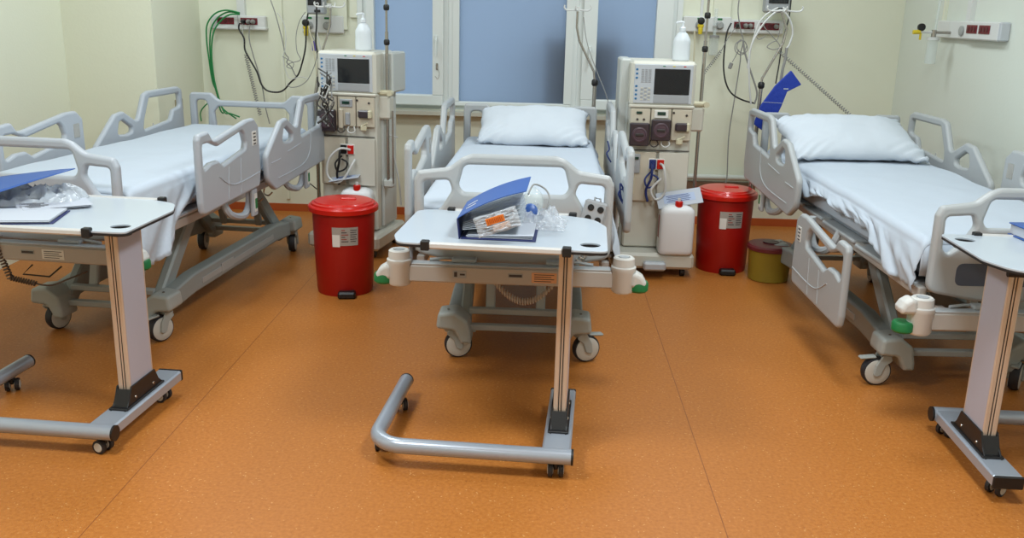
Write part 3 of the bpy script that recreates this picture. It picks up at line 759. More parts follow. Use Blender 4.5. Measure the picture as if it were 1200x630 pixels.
inv = Matrix.LocRotScale(fl.location, fl.rotation_euler, None).inverted()
c0 = [inv @ p for p in (at(-90, 256, 3.2), at(88, 197, 3.5), at(72, 198, 3.62), at(-80, 220, 3.62))]
nn = 8
for j in range(nn+1):
    for i in range(nn+1):
        u, v = i/nn, j/nn
        p = c0[0].lerp(c0[1], u).lerp(c0[3].lerp(c0[2], u), v); p.z += .006*sin(u*pi)
        V.append(p)
cv.add(V, [(j*(nn+1)+i, j*(nn+1)+i+1, (j+1)*(nn+1)+i+1, (j+1)*(nn+1)+i) for j in range(nn) for i in range(nn)])
o = cv.build('front_cover', binder_m, fl, 60); md = o.modifiers.new('s', 'SOLIDIFY'); md.thickness = .003
b2 = atz(48, 236, TT)
crumple('plastic_wrapper', .36, .20, .095, 31, plas2_m, 'crumpled grey plastic bag on the left table', 'wrapper', (b2.x-.02, b2.y-.01, TT), .25)
b3 = atz(74, 242, TT)
o = sheets('paper_stack', 5, 'loose printed sheets at the right of the binder on the left table', (b3.x-.03, b3.y-.01, TT), .60, .24, .15, 'papers', .003)
pr = MB()
for i in range(9): pr.box((-.07+.004*(i % 3), -.055+.013*i, .0145), (.04+.02*(i % 4), .003, .0006), None, .0002)
pr.build('print', ink_m, o)
# right table binder (closed)
rb = atz(1182, 273, TT)
t = thing('ring_binder', 'closed blue binder with white page edges on the right table', 'binder', (rb.x+.125, 3.355, TT), radians(4))
MB().box((0, 0, .003), (.26, .30, .004), None, .001).build('back_cover', binder_m, t)
MB().box((.0, .0, .024), (.25, .29, .036), None, .002).build('pages', paper_m, t)
MB().box((0, 0, .045), (.262, .302, .005), None, .002).build('front_cover', binder_m, t)
MB().box((.129, 0, .024), (.005, .30, .045), None, .001).build('spine', binder_m, t)

# ------------------------------------------------------------------ dialysis machines
def make_machine(label, x, y, rz, pole_side, variant):
    # origin: centre of the front face on the floor ; y goes back
    t = thing('dialysis_machine', label, 'machine', (x, y, 0), rz)
    W_ = .385; D_ = .42 if variant else .36; H_ = 1.325
    b = MB()
    b.box((0, D_/2+.01, (.16+1.06)/2), (W_, D_-.02, .90), mach_m, .01)
    b.box((0, D_/2+.06, .62), (W_+.03, D_-.1, .9), machs_m, .01)
    b.build('body', mach_m, t)
    h_ = MB(); h_.box((0, D_/2, 1.19), (W_+.012, D_, .27), None, .016); h_.box((0, .012, 1.055), (W_+.016, .05, .02), None, .006); hd = h_.build('monitor_housing', mach_m, t)
    if variant: MB().box((-W_/2-.025, D_/2+.08, .75), (.07, D_-.12, 1.16), None, .01).build('side_cover', machs_m, t)
    else: MB().box((W_/2+.03, D_/2+.10, 1.19), (.08, D_-.1, .26), None, .01).build('side_cover', machs_m, t)
    MB().box((0, -.002, 1.19), (W_-.03, .008, .235), None, .006).build('front_bezel', lgrey_m, hd)
    MB().box((.052, -.008, 1.205), (.215, .006, .155), None, .004).build('screen', screen_m, t)
    MB().box((.052, -.007, 1.10), (.215, .004, .045), None, .003).build('key_strip', grey_m, hd)
    kk = MB()
    k2 = MB()
    for gx in range(3):
        for gz in range(8): kk.box((-.128+.022*gx, -.007, 1.275-.0105*gz), (.016, .004, .007), grey_m, .001)
        for gz in range(7): k2.box((-.128+.022*gx, -.007, 1.165-.0115*gz), (.016, .004, .008), grey_m if (gx+gz) % 2 else bpy.data.materials['machine_cream'], .001)
    kk.build('keypad', grey_m, hd); k2.build('keypad', grey_m, hd)
    for zz in (1.275, 1.25, 1.225, 1.175, 1.15, 1.125, 1.10): MB().box((-.163, -.007, zz), (.014, .005, .012), None, .003).build('blue_key', blue_m, hd)
    for xx, mm in ((-.0, green_m), (.06, yel_m), (.125, redp_m)): MB().box((xx, -.007, 1.297), (.016, .004, .006), None, .002).build('status_lamp', mm, hd)
    # module row z .84-1.04
    mods = MB(); mods.box((-.128, -.003, .945), (.122, .014, .19), machd_m, .004); mods.box((0, -.003, .945), (.122, .014, .19), machd_m, .004); mods.box((.128, -.003, .945), (.122, .014, .19), machd_m, .004)
    mods.build('module_panel', machd_m, t)
    def pump(xx, zz, w=.12, h=.14):
        MB().box((xx, -.028, zz), (w, .04, h), None, .007).build('pump_cover', smoke_m, t, label='smoked pump cover')
        p = MB(); T = Matrix.Translation((xx, -.049, zz)) @ Matrix.Rotation(pi/2, 4, 'X'); p.lathe([(.046, 0), (.046, .004), (.038, .006), (.036, .002)], mat('pump_ring', (84, 66, 76), .3) if not bpy.data.materials.get('pump_ring') else bpy.data.materials['pump_ring'], 28, T); p.box((xx, -.056, zz), (.05, .01, .016), dark_m, .003, None)
        p.build('pump_rotor', dark_m, t)
    def lcd(xx, zz, m=grey_m):
        q = MB().box((xx, -.012, zz), (.085, .012, .05), m, .003).box((xx, -.02, zz+.004), (.05, .006, .02), lcd_m, .001)
        q.build('small_display', lcd_m, t)
    pump(-.13, .885)
    if variant:
        lcd(-.0, 1.01, labelw_m); pump(.0, .915, .118, .13); MB().box((-.135, -.012, 1.015), (.035, .008, .016), None, .002).build('small_display', lcd_m, t)
    else:
        lcd(.0, 1.0); q = MB().box((-.035, -.02, .9), (.03, .03, .13), machd_m, .008).box((.01, -.015, .90), (.03, .02, .08), grey_m, .004); q.build('heparin_pump', machd_m, t)
    for xx, zz in ((-.145, .975), (-.105, .975), (.075, 1.02), (.155, 1.005)): MB().lathe([(.007, 0), (.007, .006), (.005, .008)], None, 14, Matrix.Translation((xx, -.009, zz)) @ Matrix.Rotation(pi/2, 4, 'X')).build('knob', dark_m, t)
    MB().box((.13, -.025, .935), (.085, .035, .05), None, .008).build('air_detector', smoke_m, t)
    MB().box((.165, -.027, .935), (.022, .036, .052), None, .006).build('detector_latch', ivory_m, t)
    q = MB(); q.box((.12, -.02, .845), (.04, .03, .04), ivory_m, .008); q.tube([(.115, -.03, .86), (.15, -.035, .88)], .005, ivory_m); q.build('line_clamp', ivory_m, t)
    q = MB()
    for xx in (-.035, .035):
        q.tube(spline([(xx-.02, -.012, .85), (xx-.025, -.022, .825), (xx, -.026, .81), (xx+.025, -.022, .825), (xx+.015, -.014, .85)]), .004, cab_wh if xx > 0 else dark_m, 8)
    q.build('tubing_loop', dark_m, t)
    MB().box((0, -.004, .785), (W_-.01, .012, .006), None, .002).build('panel_gap', dark_m, t)
    q = MB(); q.box((-.10, -.002, .62), (.17, .008, .31), machd_m, .004); q.box((.095, -.002, .62), (.185, .008, .31), mach_m, .004); q.build('lower_panel', machd_m, t)
    cx = .0 if not variant else -.01
    q = MB(); q.box((cx, -.008, .70), (.10, .008, .07), labelw_m, .003); q.box((cx-.024, -.014, .70), (.042, .012, .058), navy_m if variant else black_m, .003); q.box((cx+.024, -.014, .70), (.042, .012, .058), redp_m, .003); q.build('coupling_port', redp_m, t)
    a = MB(); a.tube(spline([(cx-.024, -.02, .705), (cx-.03, -.06, .70), (cx-.035, -.07, .62), (cx-.06, -.05, .54), (cx-.045, -.05, .47)]), .008, None, 8); a.tube(spline([(cx-.03, -.03, .66), (cx-.07, -.05, .61), (cx-.05, -.055, .56), (cx+.0, -.05, .58), (cx+.01, -.045, .62), (cx-.03, -.04, .64)]), .006, None, 8)
    a.build('dialysate_hose', navy_m if variant else black_m, t)
    a = MB()
    if variant: a.tube(spline([(cx+.024, -.02, .705), (cx+.04, -.07, .69), (cx+.055, -.075, .60), (cx+.05, -.06, .52), (cx+.0, -.07, .49), (cx-.03, -.07, .55), (cx+.03, -.06, .62)]), .0075, None, 8)
    else: a.tube(spline([(cx+.024, -.02, .70), (cx-.03, -.07, .71), (cx-.10, -.08, .64), (cx-.115, -.08, .54), (cx-.06, -.08, .49), (cx+.0, -.08, .52), (cx+.045, -.06, .60), (cx+.06, -.03, .64)]), .0075, None, 8)
    a.build('dialysate_hose', cab_wh, t)
    if variant:
        q = MB().box((-.14, -.01, .70), (.055, .012, .12), grey_m, .004).box((-.14, -.018, .735), (.035, .006, .016), lcd_m, .001); q.build('side_module', grey_m, t)
        MB().box((-.165, -.015, .56), (.045, .02, .10), None, .004).build('cartridge_holder', ivory_m, t)
    # lower cabinet / base
    q = MB(); q.box((-.01, D_/2+.04, .3), (W_+.02, D_-.08, .34), machs_m, .01); q.build('lower_cabinet', machs_m, t)
    q = MB(); q.box((0, D_/2-.03, .105), (.50, D_+.20, .10), mach_m, .018); q.build('base_platform', mach_m, t)
    q = MB(); q.box((.0, -.16, .085), (.14, .06, .055), None, .012, Matrix.Rotation(0, 4, 'X')); q.build('foot_step', lgrey_m, t)
    for sx in (-1, 1):
        for yy in (-.06, D_+.0):
            T = Matrix.Translation((sx*.19, yy, .028)) @ Matrix.Rotation(pi/2, 4, 'Y'); MB().lathe([(.028, -.014), (.028, .014)], None, 20, T).box((0, 0, 0), (.02, .03, .04), black_m, .004, Matrix.Translation((sx*.19, yy, .045))).build('castor', black_m, t)
    # drip pole at side
    px_, py_ = W_/2+(.065 if variant else .045), D_*.3
    q = MB(); q.tube([(px_, py_, .45), (px_, py_, 1.45)], .011, steelp_m, 14); q.tube([(px_, py_, 1.40), (px_, py_, 2.05)], .0075, steelp_m, 12); q.tube([(px_+.035, py_, .47), (px_+.035, py_, .95)], .006, steelp_m, 10) if not variant else None
    q.build('drip_pole', steelp_m, t)
    for zz in ((1.40, 1.60) if variant else (1.385, 1.60)): MB().lathe([(.014, -.018), (.019, -.01), (.019, .01), (.014, .018)], None, 18, Matrix.Translation((px_, py_, zz))).build('pole_knob', black_m, t)
    q = MB(); q.box((px_-.01, py_, 1.065), (.10, .06, .035), ivory_m, .012); q.tube([(px_+.03, py_-.02, 1.065), (px_+.03, py_-.05, 1.065)], .018, ivory_m, 12); q.build('pole_clamp', ivory_m, t)
    MB().box((px_-.02, py_+.02, .97), (.085, .10, .15), None, .012).build('pole_bracket', mach_m, t); MB().box((px_+.0, py_+.02, .47), (.07, .07, .06), None, .012).build('pole_foot', machs_m, t)
    return t
m2 = make_machine('cream dialysis machine at right of the window with white canister on its base', .712, 5.80, 0, 1, True)
m1 = make_machine('cream dialysis machine between the left and middle beds, tangled lines on its side', -1.285, 6.04, radians(-10), 1, False)
def bottle(label, p, group):
    t = thing('pump_bottle', label, 'bottle', p, random.uniform(-.4, .4), group)
    MB().lathe([(.046, 0), (.053, .006), (.054, .05), (.052, .09), (.053, .115), (.050, .13), (.032, .162), (.019, .174), (.017, .18)], None, 32, sy=.72).build('bottle_body', bottle_m, t)
    MB().lathe([(.019, .178), (.019, .197), (.014, .202), (.009, .206), (.006, .228)], None, 24).build('collar', bottle_m, t)
    MB().tube([(.006, 0, .228), (-.004, 0, .234), (-.036, 0, .230), (-.041, 0, .224)], .0065, None, 10).build('pump_nozzle', bottle_m, t)
def mloc(mc, v):
    a = mc.rotation_euler.z; return Vector((mc.location.x+v[0]*cos(a)-v[1]*sin(a), mc.location.y+v[0]*sin(a)+v[1]*cos(a), v[2]))
bottle('white pump bottle standing on the machine at left of the window', mloc(m1, (.06, .16, 1.325)), 'pump bottles on the machines')
bottle('white pump bottle standing on the machine at right of the window', mloc(m2, (.115, .14, 1.325)), 'pump bottles on the machines')
def canister(label, p, rz, s=1, redlabel=False):
    t = thing('liquid_canister', label, 'canister', p, rz)
    b = MB(); w, d, h = .105*s, .075*s, .30*s
    def ring(k, z): return [(w*k*ux, d*k*uy, z) for ux, uy in [((abs(cos(a))**.35)*(1 if cos(a) >= 0 else -1), (abs(sin(a))**.35)*(1 if sin(a) >= 0 else -1)) for a in [2*pi*i/40 for i in range(40)]]]
    rings = [ring(.9, 0), ring(.98, .01), ring(1, .03), ring(1, h*.83), ring(.96, h*.90), ring(.82, h*.96), ring(.5, h)]
    V = [v for r_ in rings for v in r_]; n = 40
    Fc = [(i*n+j, i*n+(j+1) % n, (i+1)*n+(j+1) % n, (i+1)*n+j) for i in range(len(rings)-1) for j in range(n)]+[tuple(range(n))[::-1], tuple((len(rings)-1)*n+j for j in range(n))]
    b.add(V, Fc); b.build('canister_body', jerry_m, t, 60)
    MB().lathe([(.024, h-.012), (.024, h+.022), (.02, h+.026)], None, 20, Matrix.Translation((.005, -.035, 0))).build('screw_cap', redp_m, t, label='red screw cap')
    MB().tube([(.005, -.035, h+.02), (.005, -.035, h+.045)], .010, None, 10).build('suction_nozzle', cab_wh, t)
    if redlabel: MB().box((-w*.999, -.01, h*.55), (.002, .05, .14), None, .0005).build('label', mat('red_label', (150, 70, 66), .5), t)
cz = .1555
canister('white canister with red cap on the right machine base', mloc(m2, (.128, -.075, cz)), 0, 1.03, True)
canister('white canister with red cap behind the left red bin, on the machine base', mloc(m1, (.075, -.04, cz)), 0, 1.0)
def packet(label, c, w, d, rx, ry, rz):
    o = thing('printed_packet', label, 'packet', c, rz); o.rotation_euler = (rx, ry, rz)
    q = MB().box((0, 0, 0), (w, d, .006), None, .002).build('sachet', paper_m, o)
    k = MB()
    k.box((.0, .0, .0036), (w*.7, d*.5, .0008), pap2_m, .0002)
    for i in range(5): k.box((-.01+.01*(i % 2), -d*.18+d*.09*i, .0044), (w*.5, .004, .0006), navy_m, .0002)
    k.build('print', pap2_m, o)
packet('blue-printed white packet lying on the canister of the right machine', at(796, 232, 5.738), .28, .115, radians(46), radians(-10), radians(2))
packet('white packet lying on the canister behind the left red bin', at(404, 208, 6.0), .20, .10, radians(6), radians(-10), 0)

# ------------------------------------------------------------------ bins
def red_bin(label, x, y, rz, lidlean=0, k=1.0):
    t = thing('pedal_bin', label, 'bin', (x, y, 0), rz)
    MB().lathe([(.155*k, .012), (.162*k, .0), (.166*k, .02), (.176*k, .25), (.183*k, .47), (.190*k, .475), (.19*k, .49)], None, 56).build('bin_body', redb_m, t)
    T = Matrix.Rotation(lidlean, 4, 'X')
    MB().lathe([(.186*k, .478), (.204*k, .480), (.206*k, .505), (.200*k, .512), (.190*k, .514), (.186*k, .524), (.17*k, .527), (.165*k, .534), (.10*k, .539), (.002, .540)], None, 56).build('lid', redp_m, t)
    h = MB(); h.box((.03, 0, .541), (.09, .035, .014), redp_m, .006); h.build('lid_handle', redp_m, t)
    MB().box((.02, -.18*k, .02), (.10, .07, .04), None, .010).build('pedal', black_m, t)
    # wrapped label
    n = 12; R_ = .1815*k; V = []; a0, a1 = radians(-108), radians(-60)
    lb = MB()
    def patch(b0, b1, z0, z1, R__, m_):
        V = []; 
        for i in range(9):
            a = b0+(b1-b0)*i/8
            for z in (z0, z1):
                rr = R__+(z-.35)*.03; V.append((cos(a)*rr, sin(a)*rr, z))
        lb.add(V, [(2*i, 2*i+2, 2*i+3, 2*i+1) for i in range(8)], m_)
    patch(a0, a1, .305, .41, R_, label_m); patch(a0+.01, a0+.25, .298, .368, R_+.001, labelw_m)
    for i in range(6):
        patch(a0+.30, a0+.42+.05*(i % 3), .392-.013*i, .397-.013*i, R_+.001, ink_m if i % 2 else inkr_m)
        patch(a0+.58, a1-.04-.03*(i % 2), .392-.013*i, .396-.013*i, R_+.001, ink_m)
    lb.build('paper_label', label_m, t, 60)
red_bin('red pedal bin standing left of the middle bed', -1.14, 5.20, radians(8), k=.97)
red_bin('red pedal bin standing right of the right dialysis machine', 1.185, 5.97, radians(-2), k=.97)
t = thing('sharps_bin', 'small olive-yellow sharps bin with dark red lid on the floor', 'bin', (1.445, 5.74, 0))
MB().lathe([(.118, .0), (.124, .006), (.134, .19), (.138, .2)], None, 48).build('bin_body', olive_m, t)
MB().lathe([(.139, .195), (.145, .198), (.145, .218), (.135, .228), (.05, .234), (.002, .235)], None, 48).build('lid', maroon_m, t)
q = MB(); q.lathe([(.05, .232), (.05, .242), (.04, .244)], None, 24); q.box((.04, -.0, .24), (.09, .02, .008), None, .003); q.build('lid_flap', mat('dark_flap', (70, 26, 32), .4), t)

# ------------------------------------------------------------------ wall services
def socket_block(mb, cx, cz, y, T=None, w=.13, h=.05, plugs=0):
    mb.box((cx, y, cz), (w, .006, h), dred_m, .002, T)
    for i in (-1, 0, 1):
        mb.lathe([(.017, 0), (.017, .003), (.014, .0035)], mat('socket_ring', (84, 14, 26), .4) if not bpy.data.materials.get('socket_ring') else bpy.data.materials['socket_ring'], 18, (T or Matrix.Identity(4)) @ Matrix.Translation((cx+i*.041, y-.002, cz)) @ Matrix.Rotation(pi/2, 4, 'X'))
def plug(mb, x, y, z, m=cab_gy): mb.lathe([(.017, 0), (.018, .02), (.012, .045), (.006, .055)], m, 14, Matrix.Translation((x, y, z)) @ Matrix.Rotation(pi/2, 4, 'X'))
# left console
t = thing('socket_console', 'white wall socket strip with dark red outlets above the left bed', 'socket panel', (-2.36, WY, 1.465))
q = MB(); q.box((0, -.03, 0), (.42, .06, .10), console_m, .008); q.box((-.0, -.062, 0), (.003, .004, .10), grey_m, .001); q.box((0, -.035, -.045), (.43, .07, .02), console_m, .006); q.build('housing', console_m, t)
q = MB(); socket_block(q, -.095, .008, -.063); socket_block(q, .085, .008, -.063); q.build('outlets', dred_m, t)
for xx, mm in ((.045, black_m), (.085, cab_gy), (.12, cab_gy)):
    q = MB(); plug(q, xx, -.066, .006, mm); q.build('plug', mm, t)
slab('trim_4', -2.37, -2.31, WY-.045, WY, 1.515, CZ, console_m)
slab('trim_5', -2.055, -2.03, WY-.02, WY, .1, CZ, wall_m)
slab('trim_6', -1.60, -1.53, WY-.04, WY, 1.43, CZ, wall_m)
slab('trim_7', -1.51, -1.455, WY-.025, WY, 1.52, CZ, wall_m)
# middle-left gas console
def gas_outlet(name, p, label, cat='gas outlet', kind='gauge'):
    t = thing(name, label, cat, p)
    MB().lathe([(.028, 0), (.028, .014), (.02, .02), (.018, .05)], None, 24, Matrix.Rotation(pi/2, 4, 'X')).build('outlet_ring', steel_m, t)
    MB().box((.0, -.005, .038), (.034, .01, .014), None, .003).build('colour_tag', green_m, t)
    return t
t = thing('gas_console', 'white gas supply panel with round outlets left of the window', 'gas panel', (-1.715, WY, 1.465))
MB().box((0, -.025, 0), (.32, .05, .13), None, .008).build('housing', console_m, t)
for xx in (-.10, .035):
    MB().lathe([(.03, 0), (.03, .01), (.022, .014), (.02, .03)], None, 24, Matrix.Translation((xx+.0, -.05, -.01)) @ Matrix.Rotation(pi/2, 4, 'X')).build('outlet', steel_m, t); MB().box((xx-.0, -.052, .045), (.04, .004, .014), None, .001).build('colour_tag', green_m, t)
def regulator(label, p, group=None, jar=False, side=1):
    t = thing('gas_regulator', label, 'regulator', p, 0, group)
    MB().tube([(0, 0, 0), (0, -.05, 0)], .014, None, 14).build('stem', steelp_m, t)
    MB().lathe([(.026, 0), (.026, .018), (.022, .02)], None, 24, Matrix.Translation((.0, -.05, .035)) @ Matrix.Rotation(pi/2, 4, 'X')).build('gauge', black_m, t)
    MB().box((0, -.05, 0), (.045, .035, .03), None, .008).build('valve_body', yel_m, t); MB().lathe([(.014, -.05), (.018, -.02), (.016, 0)], None, 16, Matrix.Translation((-.0, -.055, -.01))).build('control_knob', yel_m, t)
regulator('yellow gas regulator on the panel left of the window', (at(360, 30, 7.22).x, 7.235, 1.44))
# right console of window
t = thing('service_console', 'long white wall console with gas outlets and red sockets right of window', 'socket panel', (1.38, WY, 1.535))
q = MB(); q.box((-.19, -.025, .0), (.36, .05, .115), console_m, .008); q.box((.18, -.03, -.008), (.39, .06, .10), console_m, .008); q.build('housing', console_m, t)
q = MB(); socket_block(q, .08, .0, -.063, w=.15); socket_block(q, .27, -.004, -.063, w=.14); q.build('outlets', dred_m, t)
for xx, mm in ((.03, black_m), (.09, cab_gy), (.125, cab_gy), (.315, cab_gy)):
    q = MB(); plug(q, xx, -.066, -.002, mm); q.build('plug', mm, t)
for xx in (-.25, -.10):
    MB().lathe([(.03, 0), (.03, .01), (.022, .014), (.02, .03)], None, 24, Matrix.Translation((xx, -.05, -.005)) @ Matrix.Rotation(pi/2, 4, 'X')).build('outlet', steel_m, t); MB().box((xx, -.052, .04), (.035, .004, .014), None, .001).build('colour_tag', green_m, t)
regulator('yellow gas regulator on the long console right of the window', (1.38-.25, 7.235, 1.525))
cj = at(837, 45, 7.2)
t = thing('flowmeter', 'clear flowmeter with a humidifier jar on the long console', 'flowmeter', (cj.x, 7.2, 1.46))
MB().lathe([(.012, .0), (.012, .19)], None, 14).build('flow_tube', clear_m, t); MB().lathe([(.035, -.02), (.036, -.14), (.034, -.145)][::-1], None, 24).build('jar', clear_m, t); MB().lathe([(.037, -.02), (.037, -.002), (.02, .0)], None, 24).build('jar_cap', cab_gy, t)
MB().tube([(0, 0, .06), (0, .05, .06)], .01, None, 12).build('stem', steelp_m, t)
slab('trim_8', 1.135, 1.155, WY-.02, WY, 1.59, CZ, console_m)
slab('trim_9', 1.23, 1.36, WY-.03, WY, 1.59, CZ, wall_m)
# pipe and guard rail low on the wall
slab('trim_10', .99, 1.66, WY-.05, WY, .27, .345, guard_m)
mb = MB().tube([(.99, WY-.05, .385), (1.66, WY-.05, .385)], .022, None, 16); mb.build('heating_pipe', pipe_m, None, label='horizontal pale heating pipe low on the back wall above right red bin', cat='pipe')
# right-wall console
T = Matrix.Rotation(-pi/2, 4, 'Z')
t = thing('service_console', 'white wall console with two dark red socket blocks on the right side wall', 'socket panel', (RX, 6.02, 1.55), -pi/2)
# local +x -> world -y ; local -y -> world -x
q = MB(); q.box((-.30, -.02, .0), (.48, .04, .11), console_m, .006); q.box((.16, -.03, .0), (.46, .06, .11), console_m, .008); q.box((.36, -.028, .0), (.10, .058, .105), lgrey_m, .006); q.build('housing', console_m, t)
q = MB(); socket_block(q, .045, .008, -.063, w=.14); socket_block(q, .215, .008, -.063, w=.14); q.build('outlets', dred_m, t)
MB().lathe([(.03, 0), (.03, .012), (.02, .016)], None, 24, Matrix.Translation((-.14, -.04, -.005)) @ Matrix.Rotation(pi/2, 4, 'X')).build('outlet', steel_m, t)
jp = at(1094, 42, 6.35)
t = thing('flowmeter', 'clear humidifier jar with steel arm and yellow knob by the right wall console', 'flowmeter', (jp.x, 6.35, 1.50))
q = MB(); q.lathe([(.032, -.17), (.034, -.16), (.034, -.02)], None, 24); q.build('jar', clear_m, t)
MB().lathe([(.04, -.02), (.04, -.004), (.02, .0)], None, 24).build('jar_cap', cab_wh, t)
MB().tube([(0, 0, .0), (0, 0, .045)], .016, None, 14).build('valve_body', steelp_m, t)
MB().tube([(0, 0, .03), (RX-.03-jp.x, -.02, .03)], .009, None, 12).build('arm', steelp_m, t)
MB().tube([(.005, 0, .04), (.015, 0, .30)], .008, None, 10).build('flow_tube', clear_m, t)
MB().tube([(-.01, 0, .03), (-.09, 0, .03)], .008, None, 10).build('arm', cab_wh, t)
MB().tube([(-.09, 0, .03), (-.135, 0, .028)], .014, None, 14).build('yellow_knob', yel_m, t)
MB().lathe([(.024, 0), (.024, .02)], None, 20, Matrix.Translation((-.085, .01, .060)) @ Matrix.Rotation(pi/2, 4, 'X')).build('gauge', black_m, t)
MB().tube([(-.085, 0, .03), (-.085, 0, -.02)], .007, None, 10).build('drain', yel_m, t)
slab('trim_11', RX-.03, RX, 6.10, 6.16, 1.60, CZ, console_m)
slab('trim_12', RX-.02, RX, 6.52, 6.55, 1.60, CZ, wall_m)
slab('trim_13', PX-.0, PX+.012, 6.70, 6.82, .84, .92, mat('old_plate', (150, 140, 112), .5))
# devices near top edge
def device(label, px0, px1, py, Y):
    a = at(px0, py, Y); b = at(px1, py, Y); w = b.x-a.x
    t = thing('bedside_monitor', label, 'monitor', ((a.x+b.x)/2, Y, a.z))
    MB().box((0, .06, .10), (w, .12, .22), None, .012).build('monitor_case', grey_m, t); MB().box((0, -.003, .12), (w*.8, .006, .13), None, .003).build('monitor_screen', screen_m, t)
    MB().box((w*.15, .0, .015), (w*.35, .02, .018), None, .003).build('connector_row', black_m, t)
    MB().box((0, .13+(WY-Y-.12)/2, .12), (.06, WY-Y-.12, .06), None, .006).build('wall_bracket', steel_m, t)
device('grey monitor mounted over the gas panel left of the window, cut by the frame', 359, 379, 15, 7.0)
device('grey monitor mounted above the long console, cut by the frame', 897, 926, 13, 7.0)

# ------------------------------------------------------------------ drip stands on the beds
def iv_stand(label, pts, lower, hook_c, w, group, knobs, base):
    t = thing('drip_stand', label, 'drip stand', base)
    B = Vector(base)
    MB().tube([Vector(p)-B for p in pts], .0075, None, 12).build('upper_pole', steelp_m, t)
    MB().tube([Vector(p)-B for p in lower], .0125, None, 14).build('lower_pole', steelp_m, t)
    for k in knobs: MB().lathe([(.014, -.02), (.021, -.01), (.021, .012), (.014, .022)], None, 18, Matrix.Translation(Vector(k)-B)).build('pole_knob', black_m, t)
    q = MB(); c = Vector(hook_c)-B
    for s in (-1, 1):
        q.tube(spline([c, c+Vector((s*w*.5, 0, -.006)), c+Vector((s*w*.85, 0, -.004)), c+Vector((s*w, 0, .012)), c+Vector((s*w*.95, 0, .025))]), .005, None, 8)
        q.tube(spline([c, c+Vector((s*.01, s*w*.5, -.006)), c+Vector((s*.015, s*w*.9, 0)), c+Vector((s*.015, s*w, .02))]), .005, None, 8)
    q.lathe([(.014, -.012), (.014, .015)], None, 14, Matrix.Translation(c)); q.build('bag_hooks', cab_wh, t)
Yp = 6.15
pM = at(697, 97, Yp)
iv_stand('bent steel drip stand at the head of the middle bed before the window', [at(677, 12, Yp), at(676, 32, Yp), at(679, 48, Yp), at(696, 84, Yp), at(697, 97, Yp)], [pM, (pM.x, Yp, .62)], at(677, 11, Yp), .085, 'drip stands fixed to beds', [pM], (pM.x, Yp, .62))
Yq = 6.05
pR = at(892, 100, Yq)
iv_stand('bent steel drip stand at the head of the right bed holding white tubes', [at(916, 14, Yq), at(922, 34, Yq), at(918, 50, Yq), at(893, 92, Yq), pR], [pR, (pR.x-.01, Yq, .25)], at(920, 12, Yq), .11, 'drip stands fixed to beds', [pR], (pR.x-.01, Yq, .25))
Yl = 6.28
pL = at(377, 62, Yl)
iv_stand('steel drip stand at the head of the left bed, behind the left machine', [at(387, 8, Yl), at(387, 28, Yl), at(384, 40, Yl), pL], [pL, at(370, 110, Yl), (at(370, 110, Yl).x, Yl, .3)], at(386, 7, Yl), .10, 'drip stands fixed to beds', [], (at(370, 110, Yl).x, Yl, .3))

# ------------------------------------------------------------------ cables, hoses
def cab(pts, Y, r, m, label, cat='cable', name='cable', group=None, Ys=None, extra=None):
    P = [at(x, y, (Ys[i] if Ys else Y)) for i, (x, y) in enumerate(pts)]
    mb = MB(); mb.tube(spline(P), r, None, 8)
    if extra: extra(mb)
    return cord(name, mb, m, label, cat, group)
cab([(281, 15), (265, 12), (252, 16), (243, 28), (242, 45), (245, 70), (249, 95), (254, 108), (258, 128), (262, 133)], 7.18, .006, hosegr_m, 'outermost green hose looping down the wall beside left socket strip', 'hose', 'gas_hose')
cab([(281, 16), (268, 14), (256, 20), (248, 32), (246, 48), (247, 72), (251, 98), (257, 118), (262, 128), (277, 139)], 7.2, .006, hosegr_m, 'middle green hose hanging down the wall above the left headboard', 'hose', 'gas_hose')
cab([(281, 17), (270, 17), (260, 23), (251, 36), (248, 55), (249, 78), (253, 102), (262, 130), (270, 133), (281, 137)], 7.16, .006, hosegr_m, 'inner green hose hanging down the wall above the left headboard', 'hose', 'gas_hose')
cab([(248, 118), (240, 124), (235, 132), (236, 142)], 7.15, .005, hosegr_m, 'short green hose end seen through the left headboard opening', 'hose', 'gas_hose')
cab([(281, 27), (280, 34), (286, 45), (287, 58), (293, 70), (301, 84), (306, 98), (313, 106), (325, 108), (333, 105), (340, 97), (349, 88), (354, 74), (358, 55), (359, 30), (361, 15)], 7.12, .0065, cab_bk, 'black power cable sagging from the left socket strip to the monitor')
cab([(293, 29), (292, 45), (296, 62), (303, 85), (308, 105), (311, 125), (316, 145)], 7.15, .0045, cab_gy, 'grey power cable running down the wall beside the black cable')
cab([(284, 28), (285, 45), (288, 62)], 7.2, .003, cab_wh, 'thin white lead joining the coiled cord below the left socket strip')
mb = MB(); mb.tube(coil(at(288, 64, 7.15), at(305, 135, 7.1), 26, .012, 0, 10), .003, None, 6)
cord('coiled_cord', mb, cab_gy, 'long grey coiled cord hanging straight beside the left headboard', 'cord')
cab([(317, 0), (322, 14), (327, 32), (331, 48), (334, 62), (338, 68), (336, 73), (341, 78), (346, 88), (347, 88)], 7.0, .004, cab_gy, 'grey line dangling in front of the wall above the left bed')
cab([(325, 15), (332, 26), (335, 42), (334, 58), (332, 66), (334, 80), (340, 92), (352, 90), (360, 92)], 6.98, .003, cab_wh, 'thin white tube looping in front of the wall above the left bed')
cab([(358, 14), (351, 25), (347, 42), (348, 60), (352, 70), (340, 74), (336, 78), (342, 80), (344, 74), (338, 70), (331, 66)], 6.95, .003, cab_gy, 'thin grey line curling left of the gas panel')
cab([(366, 42), (370, 52), (372, 62), (368, 78), (360, 94), (350, 101), (340, 102), (337, 98)], 6.9, .003, cab_gy, 'thin line sagging under the purple clip')
